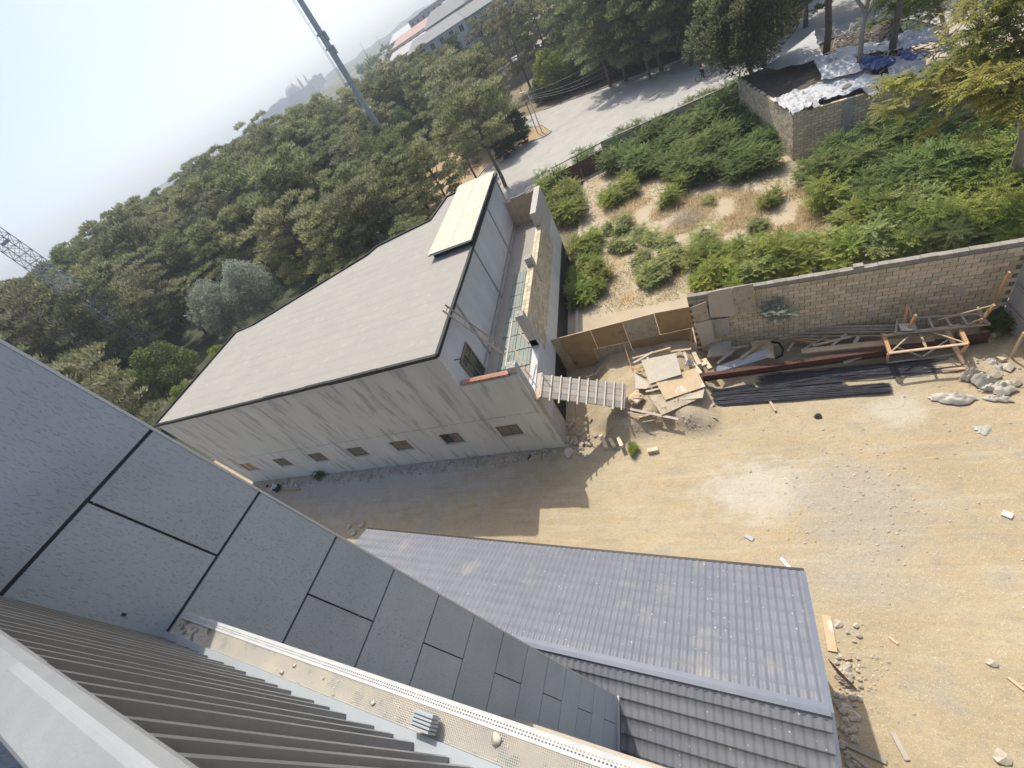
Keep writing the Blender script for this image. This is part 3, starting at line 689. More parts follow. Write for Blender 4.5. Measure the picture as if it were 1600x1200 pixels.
# front parapet of the terrace: grey upstand with red hollow bricks on top
pp = MB(); pp.box(-10.58, XO - .4, YF + .0, YF + .3, 5.951, 6.0); pp.build('parapet', M['concrete_dark'], gb)
for k in range(10):
    x = -10.45 + k * .245
    rbk = MB(); rbk.box(x, x + .235, YF + .02, YF + .26, 6.001, 6.12)
    for t in range(3): rbk.box(x + .03 + t * .065, x + .06 + t * .065, YF + .06, YF + .22, 6.12, 6.124)
    rbk.build('brick', M['brick_red'], gb)
pi = MB(); pi.box(-10.58, XO - .4, YF + .3, YF + .42, 4.2, 5.98); pi.build('parapet_back', M['concrete_side'], gb)
# far terrace enclosure boards
tbx = MB()
for k in range(7): side_box(tbx, 30.6, 30.66, 4.2, 6.2 + random.uniform(0, .3), -11 + k * .44, -10.58 + k * .44)
tbx.build('board_screen', M['wood'], gb)
# planks across the first bay
for (a, b, w2) in (((813, 494, 6.25), (803, 570, 6.45), .06),):
    pass
def plank(px1, z1, px2, z2, w, h, mname, label=None, name='plank', cat='plank', up=(0, 0, 1), group=None, parent=None):
    a = P(*px1, z1); b = P(*px2, z2)
    mb = MB(); mb.beam(a, b, w, h, up=Vector(up))
    if parent: return mb.build(name, M[mname], parent)
    t = mb; t.v = [(x - a.x, y - a.y, z - a.z) for x, y, z in t.v]; o = t.build(name, M[mname]); o.location = a
    return tag(o, label, cat, group)
plank((801, 499), 6.35, (790, 572), 6.0, .07, .06, 'bag', 'pale bar leaning between two broken posts of the terrace edge', name='leaning_bar', cat='bar')
plank((803, 545), 5.2, (830, 588), 4.6, .05, .12, 'wood_or', 'brown timber rail set across the open first bay of the terrace', name='timber_rail', cat='rail')
plank((812, 520), 6.1, (826, 536), 5.9, .05, .15, 'wood', 'short dark board fixed beside the broken concrete post', name='board', cat='board')
plank((805, 590), 4.5, (842, 622), 4.25, .28, .05, 'ply_tan', 'light board lying at the top end of the timber ramp', name='board', cat='board')

# wooden ladder from roof edge down to terrace
la = thing('ladder', P(790, 548, 4.3), 'pale wooden ladder leaning from the terrace up to the brown roof edge', 'ladder')
t0 = P(695, 476, 8.75); t1 = P(692, 486, 8.75); b0 = P(791, 546, 4.6); b1 = P(788, 556, 4.6)
dr = (b0 - t0).normalized(); wv_ = Vector((.0, -1, 0)); 
t1 = t0 + wv_ * .42; b1 = b0 + wv_ * .42
for a, b in ((t0, b0), (t1, b1)): r_ = MB(); r_.beam(a, b, .05, .08); r_.build('rail', M['wood_grey'], la)
for k in range(11):
    f = .04 + k * .092; r_ = MB(); r_.beam(t0.lerp(b0, f) + wv_ * -.03, t1.lerp(b1, f) + wv_ * .03, .045, .05); r_.build('rung', M['wood'], la)

# ramp of boards with cleats down to the pile
rm = thing('timber_ramp', P(975, 618, .9), 'cleated timber ramp running from the terrace down to the scrap wood pile', 'ramp')
ra0, ra1 = Vector((-7.55, 13.75, 4.2)), Vector((-7.45, 12.6, 4.2)); rb0, rb1 = P(978, 600, 1.25), P(976, 638, 1.25)
ra0 = P(846, 585, 4.15); ra1 = P(842, 620, 4.15)
for k in range(4):
    f0, f1 = k / 4 + .008, (k + 1) / 4 - .008; b = MB()
    q = [ra0.lerp(ra1, f0), rb0.lerp(rb1, f0), rb0.lerp(rb1, f1), ra0.lerp(ra1, f1)]
    b.hexa([v - Vector((0, 0, .05)) for v in q][::-1] + [v for v in q][::-1]); b.build('board', M['wood_grey'], rm)
for k in range(10):
    f = .02 + k * .105; e0 = random.uniform(-.02, .06); e1 = random.uniform(-.02, .2)
    b = MB(); p = ra0.lerp(rb0, f); q = ra1.lerp(rb1, f); d = (q - p)
    b.beam(p - d * e0 + Vector((0, 0, .035)), q + d * e1 + Vector((0, 0, .035)), .07, .05); b.build('cleat', M['ply_pale'], rm)
b = MB(); b.beam(ra0 + Vector((-.4, .2, -.1)), ra0.lerp(ra1, 1) + Vector((-.4, -.1, -.1)), .8, .06); b.build('landing_board', M['wood_grey'], rm)
b = MB(); b.tube([P(898, 620, 3.0), (P(900, 672, 0))], .03); b.build('prop', M['wood_or'], rm)

# =================================================================== BOARD FENCE (plywood)
F0, F1 = Vector((-9.0, 17.7, 0)), Vector((-.45, 17.75, 0))
pf = thing('plywood_fence', (-5, 17.7, 0), 'fence of brown and worn plywood sheets between the grey building and the block wall', 'fence')
def onfence(px, py):
    v = wd(px, py); s = 17.7 / v[1]; return Vector((v[0] * s, 17.7, H + v[2] * s))
tops = [(806, 545), (828, 540), (846, 536), (872, 529), (922, 516), (972, 503), (1022, 490), (1082, 479)]
cols_t = ['ply_brown', 'ply_brown', 'ply_light', 'ply_brown', 'ply_brown', 'ply_light', 'ply_brown']
xt = [onfence(*q).x for q in tops]; zt_ = [onfence(*q).z for q in tops]
for i in range(7):
    p = MB(); a, b = xt[i] + .008, xt[i + 1] - .008; j = random.uniform(-.02, .02)
    p.hexa([(a, 17.7 + j, 1.36), (b, 17.7 + j, 1.36), (b, 17.72 + j, 1.36), (a, 17.72 + j, 1.36), (a, 17.7 + j, zt_[i]), (b, 17.7 + j, zt_[i + 1]), (b, 17.72 + j, zt_[i + 1]), (a, 17.72 + j, zt_[i])])
    p.build('sheet', M[cols_t[i]], pf)
bots = [(840, 575), (878, 562), (890, 560), (929, 551), (985, 538), (1082, 515)]
xb = [onfence(*q).x for q in bots]; cols_b = ['ply_brown', 'ply_light', 'ply_brown', 'ply_light', 'ply_brown']
for i in range(5):
    p = MB(); j = random.uniform(-.02, .02); p.box(xb[i] + .008, xb[i + 1] - .008, 17.7 + j, 17.72 + j, -.1, 1.345); p.build('sheet', M[cols_b[i]], pf)
p = MB()
for x in np.arange(-9, 0, 1.22): p.box(x, x + .06, 17.725, 17.79, 0, 2.5)
p.build('post_row', M['wood'], pf)
p = MB()
for a, b in zip(range(6), range(1, 7)): p.beam((xt[a], 17.71, zt_[a] + .012), (xt[b], 17.71, zt_[b] + .012), .05, .025)
p.build('top_batten', M['ply_tan'], pf)
# pale sheets beside and on top of the block wall
def sheet(pxs, zs, mname, name, label, cat='plywood sheet', th=.02, group=None):
    pts = [P(*q, z) for q, z in zip(pxs, zs)]; c = sum(pts, Vector()) / 4
    n = (pts[1] - pts[0]).cross(pts[3] - pts[0]).normalized() * th
    mb = MB(); mb.hexa([p - c for p in pts] + [p - c + n for p in pts]); o = mb.build(name, M[mname]); o.location = c
    return tag(o, label, cat, group)
def onwall(px, py, off=0.):
    # plane of the block wall
    v = wd(px, py); n = Vector((WN.x, WN.y, 0)); s = ((WP0 + WN * off) - Vector((0, 0, H))).dot(n) / (v[0] * n.x + v[1] * n.y); return Vector((v[0] * s, v[1] * s, H + v[2] * s))
WP0 = Vector((-.45, 17.05, 0)); WP1 = Vector((10.45, 15.62, 0)); WD = (WP1 - WP0).normalized(); WN = Vector((WD.y, -WD.x, 0))  # towards yard
def wsheet(pxs, mname, name, label, off=.05, cat='plywood sheet'):
    pts = [onwall(*q, off) for q in pxs]; c = sum(pts, Vector()) / len(pts)
    mb = MB(); mb.hexa([p - c for p in pts] + [p - c + WN * .025 for p in pts]); o = mb.build(name, M[mname]); o.location = c; return tag(o, label, cat)
wsheet([(1080, 480), (1103, 471), (1109, 500), (1086, 506)][::-1], 'ply_light', 'plywood_sheet', 'narrow pale greenish sheet standing where the plywood fence meets the block wall', .25)
wsheet([(1084, 506), (1112, 499), (1117, 533), (1098, 541)][::-1], 'ply_pale', 'plywood_sheet', 'worn grey sheet leaning below the narrow pale sheet at the fence end', .3)
wsheet([(1105, 457), (1143, 449), (1150, 493), (1110, 495)][::-1], 'ply_pale', 'plywood_sheet', 'large grained sheet hung over the top left end of the block wall', .22)
wsheet([(1144, 449), (1177, 443), (1180, 483), (1150, 492)][::-1], 'ply_light', 'plywood_sheet', 'paler sheet right of the grained one on the top of the block wall', .24)
wsheet([(1110, 500), (1138, 496), (1142, 521), (1114, 526)][::-1], 'wood_grey', 'shutter_board', 'small boarded hatch below the sheets on the wall left end', .1, cat='board')
# posts by the sheets
plank((1153, 493), 2.2, (1158, 533), .5, .1, .08, 'wood', 'upright timber fixed against the left end of the block wall', name='timber_post', cat='post')
plank((1112, 527), .9, (1150, 523), .9, .1, .05, 'wood', 'short rail nailed low between the hatch and the upright timber', name='timber_rail', cat='rail')
plank((1081, 503), 1.7, (1079, 546), .7, .05, .05, 'wood_or', 'thin pole leaning on the brown sheet near the fence end', name='pole', cat='pole')
plank((969, 520), 2.0, (990, 585), .8, .04, .04, 'wood_or', 'thin stick leaning on the middle of the plywood fence', name='pole', cat='pole')

# =================================================================== BLOCK WALL of the yard
bwt = thing('block_wall', (5, 16.3, 0), 'long wall of pale limestone blocks between the yard and the overgrown lot', 'wall')
WL = (WP1 - WP0).length; WZT = 3.8
core = MB(); A_ = WP0 - WN * .2; B_ = WP1 - WN * .2
def wbox(s0, s1, o0, o1, z0, z1, mbx, t=.5):
    p = [WP0 + WD * s0 + WN * o0, WP0 + WD * s1 + WN * o0, WP0 + WD * s1 + WN * o1, WP0 + WD * s0 + WN * o1]
    mbx.hexa([(q.x, q.y, z0) for q in p][::-1] + [(q.x, q.y, z1) for q in p][::-1], t)
wbox(0, WL, -.19, -.012, -.3, WZT - .03, core); core.build('mortar_core', M['mortar'], bwt)
me_b = []
for k in range(4):
    mb = MB(); L_ = .378; e = .008
    mb.v = []; 
    x0, x1 = -L_ / 2, L_ / 2; zz = .089
    j = [random.uniform(-.006, .006) for _ in range(8)]
    mb.hexa([(x0 + j[0], -.1, -zz), (x1 + j[1], -.1, -zz), (x1, .1, -zz), (x0, .1, -zz), (x0 + j[2], -.1, zz + j[3] * .5), (x1 + j[4], -.1, zz + j[5] * .5), (x1, .1, zz), (x0, .1, zz)])
    o = mb.build('tmp', M['block']); me_b.append(o.data); bpy.data.objects.remove(o)
cells = []; rows = int(WZT / .195); 
for r_ in range(rows):
    z = .1 + r_ * .195
    s = (.2 if r_ % 2 else 0) + .2
    while s < WL - .1: cells.append((s, z)); s += .402
def rank(c):
    p = WP0 + WD * c[0]; return (Vector((p.x, p.y, c[1])) - Vector((0, 0, H))).length + (8 if c[1] < .9 else 0)
cells.sort(key=rank); rotz = math.atan2(WD.y, WD.x)
base_ = org(bwt)
rest = MB()
for i, (s, z) in enumerate(cells):
    off = random.uniform(-.012, .004)
    p = WP0 + WD * s + WN * (-.1 + off)
    if i < 285:
        o = bpy.data.objects.new('block', random.choice(me_b)); C.objects.link(o); o.parent = bwt
        o.location = Vector((p.x, p.y, z)) - base_; o.rotation_euler = (0, random.uniform(-.012, .012), rotz)
    else: wbox(s - .188, s + .188, -.19 + off, off, z - .088, z + .088, rest, random.random())
rest.build('lower_blocks', M['blockt'], bwt, kind='stuff', tint=True)
cs_ = MB(); s = 0; k = 0
ctop = []
while s < WL - .1:
    c_ = MB(); w = random.uniform(.3, .5); e = min(s + w, WL); zt = WZT + random.choice([.14, .15, .16]) + (.12 if 5.9 < s < 6.5 else 0)
    wbox(s + .005, e - .005, -.2, .015, WZT - .04, zt, c_); c_.build('cap_block', M['copestone'], bwt); s = e
# mortar patches
def wpatch(pxs, mname, off=.012):
    pts = [onwall(*q, off) for q in pxs]; n = len(mp_.v); mp_.v += [tuple(p) for p in pts]; mp_.f.append(tuple(range(n, n + len(pts)))); mp_.tint.append(.5)
mp_ = MB()
M['smear'] = mat('mortar_smear', (.5, .47, .4), (.4, .36, .28), scale=6, rough=.95)
for c, r_ in (((1310, 495), 14), ((1362, 490), 9), ((1500, 455), 12), ((1525, 470), 8), ((1490, 470), 8), ((1340, 482), 8), ((1302, 483), 8), ((1556, 455), 9)):
    wpatch([(c[0] + r_ * random.uniform(.6, 1.1) * math.cos(t), c[1] + r_ * random.uniform(.4, .8) * math.sin(t)) for t in np.linspace(0, 2 * math.pi, 11)[:-1]], 'smear')
mp_.build('mortar_patch', M['smear'], bwt)
# boards standing at the wall's right end
sb = thing('slab_wall', (10.4, 14, 0), 'pale grey panel wall with timber battens at the right edge of the yard', 'wall')
s_ = MB(); s_.box(10.42, 10.55, 8.0, 15.55, -.2, 3.5); s_.build('panel', M['slab'], sb)
for (y, z0, z1) in ((14.3, .2, 3.5), (12.9, .2, 3.5)):
    s_ = MB(); s_.beam((10.395, y, z0), (10.395, y - .4, z1), .1, .05, up=(1, 0, 0)); s_.build('batten', M['wood'], sb)
for z in (1.2, 2.2, 3.0):
    s_ = MB(); s_.beam((10.36, 15.4, z), (10.36, 8.5, z), .05, .08); s_.build('rail', M['wood_grey'], sb)
plank((1577, 425), 3.4, (1550, 478), 1.6, .09, .05, 'wood_or', 'long board leaning in the corner where block wall meets grey panels', name='leaning_board', cat='board')
plank((1600, 520), 1.6, (1580, 557), .25, .1, .05, 'wood', 'short thick board propped against the grey panel wall', name='leaning_board', cat='board')

# =================================================================== SCRAP IN THE YARD
def gz(px, py, z): return z
# steel I-beam
ib = thing('steel_beam', P(1300, 560, .7), 'long rusty brown steel beam lying along the foot of the block wall', 'beam')
a, b = P(1098, 590, .75), P(1545, 527, .55)
d = (b - a).normalized(); sdv = d.cross(Vector((0, 0, 1))).normalized()
mb = MB(); mb.beam(a, b, .04, .34); mb.build('web', M['steel_rust'], ib)
mb = MB(); mb.beam(a + Vector((0, 0, .18)), b + Vector((0, 0, .18)), .2, .025); mb.build('flange', M['steel_rust'], ib)
mb = MB(); mb.beam(a - Vector((0, 0, .18)), b - Vector((0, 0, .18)), .2, .025); mb.build('flange', M['steel_rust'], ib)
def bundle(pa, pb, za, n, w, label, spread=.2, r=.011):
    a = P(*pa, za); b = P(*pb, za * .6); t = thing('rebar_bundle', a.lerp(b, .5), label, 'rebar bundle')
    d = (b - a).normalized(); s_ = d.cross(Vector((0, 0, 1))).normalized(); mb = MB()
    for i in range(n):
        u = random.uniform(-.5, .5) * w; v = random.uniform(-.5, .5) * w; z = random.uniform(.02, .16) * (1 - abs(u / w))
        e0 = random.uniform(-spread, spread); e1 = random.uniform(-spread * 2, spread)
        p = a + s_ * u + d * e0; q = b + s_ * v + d * e1; mid = p.lerp(q, .5) + Vector((random.uniform(-.05, .05), random.uniform(-.08, .08), 0))
        mb.tube([(p.x, p.y, max(.04, za * .25) + z), (mid.x, mid.y, .07 + z), (q.x, q.y, .05 + z)], r, n=4, t=random.random(), cap=False)
    mb.build('bars', M['rebar'], t, kind='stuff', tint=True); return t
bundle((1098, 618), (1315, 597), .2, 130, .7, 'shorter dark bundle of steel bars with bristling right end below the rusty beam')
bundle((1098, 628), (1388, 606), .15, 130, .5, 'longest dark bundle of steel bars nearest the open sand', spread=.12)
bundle((1200, 590), (1480, 570), .25, 90, .8, 'brownish loose bundle of thin bars between the rusty beam and the dark bundles', spread=.5)
# ply sheets on the pile
sheet([(1002, 563), (1056, 552), (1065, 585), (1015, 600)][::-1], [1.35, 1.45, 1.3, 1.2][::-1], 'ply_pale', 'plywood_sheet', 'grey-white plywood sheet lying highest on the scrap pile')
sheet([(1024, 596), (1087, 575), (1102, 604), (1040, 625)][::-1], [1.2, 1.15, 1.0, 1.0][::-1], 'ply_tan', 'plywood_sheet', 'tan plywood sheet with a pale scuffed middle on the scrap pile')
sheet([(1013, 618), (1078, 612), (1088, 625), (1034, 649)][::-1], [.95, .95, .85, .8][::-1], 'ply_light', 'plywood_sheet', 'pale plywood sheet at the front foot of the scrap pile')
sheet([(1070, 598), (1102, 602), (1098, 622), (1066, 625)][::-1], [.9] * 4, 'ply_pale', 'plywood_sheet', 'pale sheet half under the tan one beside the steel bars')
sheet([(992, 583), (1016, 600), (1010, 608), (993, 607)][::-1], [1.1] * 4, 'ply_pale', 'metal_sheet', 'whitish crumpled sheet at the left of the scrap pile', cat='metal sheet')
sheet([(1172, 534), (1207, 530), (1210, 560), (1180, 558)][::-1], [.75] * 4, 'ply_tan', 'plywood_sheet', 'short tan board standing inside the curved tyre strip by the wall')
sheet([(1115, 524), (1142, 520), (1144, 556), (1105, 560)][::-1], [.7, .7, .5, .5][::-1], 'sandledge', 'sand_sack', 'dun coloured flattened sack of sand by the fence end', cat='sack', th=.15)
# ribbed galvanised sheet
cg = thing('corrugated_sheet', P(1160, 560, .75), 'shiny galvanised corrugated sheet lying in the scrap by the wall', 'metal sheet')
q = [P(1120, 573, .8), P(1200, 545, .85), P(1204, 558, .7), P(1118, 583, .7)]
U, V = np.meshgrid(np.linspace(0, 1, 2), np.linspace(0, 1, 49))
def bil(q, U, V):
    a = [np.array(p) for p in q]; return (a[0][:, None, None] * (1 - U) * (1 - V) + a[1][:, None, None] * U * (1 - V) + a[2][:, None, None] * U * V + a[3][:, None, None] * (1 - U) * V)
G_ = bil(q, U, V); grid_obj('sheet', G_[0], G_[1], G_[2] + .03 * np.sin(V * 12 * 2 * np.pi), M['galv'], cg)
# tyre strip
ty = thing('bent_pipe', P(1215, 545, .7), 'curved black rubber hoop standing in the scrap against the wall', 'hoop')
mb = MB(); mb.tube([P(1205, 534, .95), P(1217, 536, 1.0), P(1224, 545, .95), P(1222, 555, .8), P(1212, 560, .65)], .05, n=8); mb.build('hoop', M['rubber'], ty)
# timbers
G1 = 'long timbers stacked against the block wall'
for i, (p1, p2, z) in enumerate((((1230, 512), (1400, 509), .95), ((1228, 516), (1396, 514), .85), ((1216, 521), (1402, 518), .75), ((1232, 526), (1385, 525), .6))):
    plank(p1, z, p2, z, .09, .07, 'wood' if i % 2 else 'wood_grey', ['long grey timber resting highest against the block wall', 'long yellowish timber just below the highest one by the wall', 'longest thick timber of the four laid by the wall', 'lowest timber of the four stacked at the wall foot'][i], name='timber', cat='timber')
plank((1252, 551), .75, (1458, 530), .75, .28, .22, 'wood', 'big boxed timber beam lying in front of the long timbers', name='timber_beam', cat='beam')
plank((1318, 567), .45, (1363, 552), .5, .1, .1, 'wood_grey', 'short pale log lying across the brownish thin bars', name='timber', cat='timber')
plank((1176, 598), .15, (1200, 622), .1, .09, .06, 'ply_pale', 'pale board crossing the dark steel bars near the pile', name='plank', cat='plank')
plank((1201, 624), .08, (1212, 642), .08, .09, .06, 'wood', 'short board on the sand beside the dark steel bars', name='plank', cat='plank')
# loose scrap boards on the pile (each a thing of its own)
lab = ['upper left', 'left', 'lower left', 'front', 'right', 'top', 'back', 'middle']
spots = [((988, 560), (1048, 543), 1.3, 'wood'), ((990, 567), (1020, 550), 1.35, 'ply_pale'), ((1048, 549), (1080, 545), 1.2, 'wood'), ((1069, 550), (1074, 565), 1.15, 'ply_pale'),
         ((988, 574), (1005, 580), 1.2, 'wood_or'), ((1010, 553), (1015, 570), 1.3, 'wood'), ((1080, 566), (1095, 585), .9, 'post'), ((1084, 552), (1093, 571), .95, 'post'),
         ((1100, 562), (1110, 577), .8, 'post'), ((1092, 573), (1104, 568), .85, 'post'), ((994, 657), (1030, 650), .55, 'wood'), ((998, 652), (1024, 645), .7, 'ply_tan'),
         ((1002, 660), (1026, 655), .5, 'wood'), ((1055, 645), (1100, 632), .45, 'ply_tan'), ((1060, 650), (1098, 640), .35, 'ply_tan'), ((1102, 645), (1116, 630), .25, 'wood'),
         ((1050, 647), (1120, 652), .3, 'wood_grey'), ((1010, 606), (1030, 600), 1.1, 'wood'), ((1009, 612), (1035, 606), 1.05, 'ply_pale'), ((1137, 545), (1170, 540), .8, 'wood_grey'),
         ((1157, 560), (1190, 535), .95, 'wood'), ((1120, 568), (1148, 546), .8, 'wood_grey'), ((1256, 545), (1290, 527), .7, 'wood_grey'), ((1270, 540), (1330, 526), .75, 'wood'),
         ((1230, 549), (1240, 535), .8, 'ply_light'), ((1300, 540), (1322, 522), .8, 'wood_grey'), ((1250, 529), (1300, 532), .65, 'wood'), ((1335, 536), (1342, 526), .7, 'ply_pale'),
         ((1240, 530), (1275, 536), .6, 'wood_or'), ((955, 640), (1010, 650), .9, 'wood'), ((1285, 545), (1330, 540), .55, 'wood_grey'), ((950, 632), (1060, 655), .75, 'wood_grey')]
where = ['long thin stick along the top edge of the scrap pile', 'short pale slat crossing the upper left of the scrap pile', 'short board at the back right of the scrap pile by the fence', 'small upright slat at the back right of the pile',
         'orange-brown offcut at the left tip of the scrap pile', 'short crosspiece under the long thin stick on the pile', 'lowest block in the row of pale blocks right of the grey-white sheet', 'upper block in the row of pale blocks beside the fence end',
         'pale block nearest the galvanised sheet', 'pale block touching two others right of the pile', 'lowest yellow board sticking out under the ramp foot', 'yellow board above two others by the ramp foot',
         'short yellow board at the front of the earth bank', 'bright tan board poking right from under the front sheet', 'second bright tan board under the front sheet', 'small slanting board right of the front sheet',
         'long grey plank lying along the top of the earth bank', 'short board under the grey-white sheet', 'pale offcut between grey-white and tan sheets', 'grey board lying behind the galvanised sheet',
         'brown stick slanting over the galvanised sheet', 'grey stick left of the galvanised sheet', 'crooked grey stick left of the boxed beam', 'long slanting board in the tangle above the boxed beam',
         'square worn board left in the tangle by the wall', 'steep grey board in the tangle above the boxed beam', 'flat board at the back of the tangle near the wall', 'pale square offcut right in the tangle',
         'orange stick in the tangle below the wall', 'board joining the ramp foot to the pile', 'grey board just above the boxed beam', 'longest grey plank from the ramp foot to the front sheet']
for (a, b, z, mn), w_l in zip(spots, where):
    blk = mn == 'post'
    plank(a, z, b, z + random.uniform(-.05, .05), .2 if blk else random.uniform(.07, .14), .18 if blk else .03, 'block' if blk else mn, w_l, name='stone_block' if blk else 'scrap_board', cat='block' if blk else 'board')
# lumpy yellow sack
def lump(name, c, r, mname, label, cat, sq=(1, 1, .6), parent=None, seed=0):
    bm = bmesh.new(); bmesh.ops.create_icosphere(bm, subdivisions=3, radius=1)
    rs = random.Random(seed); ph = [rs.uniform(0, 6) for _ in range(9)]
    for v in bm.verts:
        n = 1 + .16 * math.sin(4 * v.co.x + ph[0]) * math.sin(3 * v.co.y + ph[1]) + .1 * math.sin(9 * v.co.z + ph[2] + 3 * v.co.x) + .07 * math.sin(13 * v.co.y + ph[3])
        v.co = Vector((v.co.x * sq[0], v.co.y * sq[1], max(v.co.z, -.35) * sq[2])) * r * n
    me = bpy.data.meshes.new(name); bm.to_mesh(me); bm.free(); me.materials.append(M[mname]); o = bpy.data.objects.new(name, me); C.objects.link(o); o.location = c
    return tag(o, label, cat)
lump('sack', P(993, 621, 1.0), .34, 'ply_tan', 'crumpled yellow-brown sack at the lower end of the ramp', 'sack', seed=1)
# trestle frames (two scaffold trestles, one upside down)
def frame(name, label, segs, mats):
    c = P(*segs[0][0], 0); t = thing(name, c, label, 'trestle')
    for (p1, z1, p2, z2, w, h, mn, nm) in segs_full(segs): pass
    return t
tr1 = thing('trestle', P(1440, 545, .5), 'pale timber scaffold trestle with crossed braces standing on the bars', 'trestle')
def seg(par, nm, p1, z1, p2, z2, w, h, mn): 
    mb = MB(); mb.beam(P(*p1, z1), P(*p2, z2), w, h); return mb.build(nm, M[mn], par)
seg(tr1, 'top_bar', (1389, 552), 1.25, (1512, 537), 1.25, .09, .06, 'wood')
seg(tr1, 'top_bar', (1380, 525), 1.25, (1498, 508), 1.25, .09, .06, 'wood')
seg(tr1, 'crosspiece', (1391, 553), 1.2, (1380, 522), 1.2, .12, .1, 'wood_or'); seg(tr1, 'crosspiece', (1511, 538), 1.2, (1497, 508), 1.2, .12, .1, 'wood_or')
seg(tr1, 'crosspiece', (1448, 546), 1.18, (1434, 514), 1.18, .07, .06, 'wood')
seg(tr1, 'leg', (1388, 553), 1.2, (1386, 566), .2, .09, .06, 'wood_or'); seg(tr1, 'leg', (1378, 522), 1.2, (1380, 545), .2, .09, .06, 'wood_or')
seg(tr1, 'leg', (1511, 540), 1.2, (1501, 553), .3, .09, .06, 'wood_or'); seg(tr1, 'leg', (1497, 510), 1.2, (1492, 528), .3, .07, .05, 'wood')
seg(tr1, 'bottom_bar', (1386, 567), .3, (1502, 552), .3, .05, .04, 'wood_grey')
seg(tr1, 'brace', (1392, 550), 1.15, (1424, 521), 1.2, .05, .04, 'wood'); seg(tr1, 'brace', (1455, 518), 1.2, (1508, 536), 1.15, .05, .04, 'wood')
seg(tr1, 'brace', (1400, 542), .9, (1440, 557), .4, .05, .04, 'wood_grey'); seg(tr1, 'brace', (1442, 557), .4, (1482, 530), .9, .05, .04, 'wood_grey')
seg(tr1, 'long_leg', (1480, 517), 1.1, (1505, 568), .15, .12, .1, 'wood')
tr2 = thing('trestle', P(1470, 515, 1.3), 'grey ladder-like trestle lying upside down against the wall with four orange legs up', 'trestle')
seg(tr2, 'side_rail', (1399, 521), 1.35, (1547, 506), 1.35, .08, .08, 'frame_grey'); seg(tr2, 'side_rail', (1402, 499), 1.5, (1540, 490), 1.5, .08, .06, 'frame_grey')
for a, b in (((1399, 520), (1402, 499)), ((1432, 517), (1424, 499)), ((1459, 514), (1449, 494)), ((1487, 510), (1475, 493)), ((1513, 508), (1500, 491)), ((1545, 506), (1528, 490))):
    seg(tr2, 'rung', a, 1.42, b, 1.5, .07, .05, 'frame_grey')
seg(tr2, 'leg', (1412, 504), 1.5, (1418, 477), 2.3, .1, .07, 'wood_or'); seg(tr2, 'leg', (1419, 515), 1.4, (1431, 492), 2.2, .1, .07, 'wood_or')
seg(tr2, 'leg', (1531, 504), 1.4, (1553, 476), 2.3, .1, .07, 'wood_or'); seg(tr2, 'leg', (1540, 503), 1.5, (1528, 480), 2.1, .08, .06, 'frame_grey')
seg(tr2, 'leg', (1424, 497), 1.5, (1419, 480), 2.2, .08, .06, 'wood'); seg(tr2, 'brace', (1515, 505), 1.45, (1535, 498), 1.8, .05, .04, 'wood'); seg(tr2, 'top_rail', (1465, 500), 1.6, (1548, 478), 2.2, .04, .04, 'wood')
sheet([(1403, 506), (1424, 505), (1430, 516), (1408, 517)][::-1], [1.5] * 4, 'wood_grey', 'board', 'grey square board on the left end of the upturned trestle', cat='board')
# white rags and bags, right side
def cloth(name, c, r, mname, label, cat='bag', seed=1, el=1.6, rot=0., h=.18):
    r = r * .62
    n = 22; t = np.linspace(0, 2 * np.pi, 29); rad = np.linspace(0, 1, 12)
    T, Q = np.meshgrid(t, rad); ou = 1 + 1.1 * vnoise(np.cos(T) * 1.5 + seed * 7, np.sin(T) * 1.5 + seed) + .5 * vnoise(np.cos(T) * 5 + seed * 7, np.sin(T) * 5 + seed)
    x = Q * np.cos(T) * r * el * ou; y = Q * np.sin(T) * r * ou
    X_ = x * math.cos(rot) - y * math.sin(rot); Y_ = x * math.sin(rot) + y * math.cos(rot)
    Z_ = h * (1 - Q ** 2) * (1 + 1.2 * vnoise(X_ / r * 2.2 + seed, Y_ / r * 2.2)) + h * 1.1 * np.abs(vnoise(X_ / r * 4 + seed * 3, Y_ / r * 3.4)) * (1 - Q ** 4)
    o = grid_obj(name, X_, Y_, Z_, M[mname]); o.location = c; return tag(o, label, cat)
cloth('plastic_rag', P(1492, 622, .05), .45, 'bag', 'long white plastic rag flat on the sand nearest the camera', seed=2, el=2.2, rot=-.15)
cloth('white_bag', P(1512, 588, .12), .32, 'bag', 'crumpled white bag at the left of the rubble corner', seed=3, el=1.5, rot=.3, h=.3)
cloth('white_bag', P(1534, 594, .15), .38, 'bag', 'biggest white bag among the yellow rubble stones', seed=4, el=1.4, rot=-.4, h=.35)
cloth('plastic_rag', P(1556, 606, .1), .4, 'bag', 'white plastic strip trailing right of the biggest white bag', seed=5, el=1.8, rot=.1, h=.2)
cloth('plastic_rag', P(1554, 572, .15), .2, 'bag', 'thin white plastic strip hanging down by the rubble corner', seed=6, el=2.6, rot=-1.2, h=.2)
cloth('plastic_rag', P(1555, 622, .05), .2, 'bag', 'small twisted white scrap right of the long rag', seed=7, el=2.5, rot=-.5, h=.1)
cloth('plastic_rag', P(1078, 568, 1.2), .22, 'tarp_white', 'crumpled white scrap of plastic between pile sheet and pale blocks', seed=8, el=1.3, h=.2)
cloth('washed_patch', P(1536, 672, .02), .3, 'water_grey', 'pale round patch of dried grey slurry on the sand', cat='slurry patch', seed=9, el=1.2, h=.03)
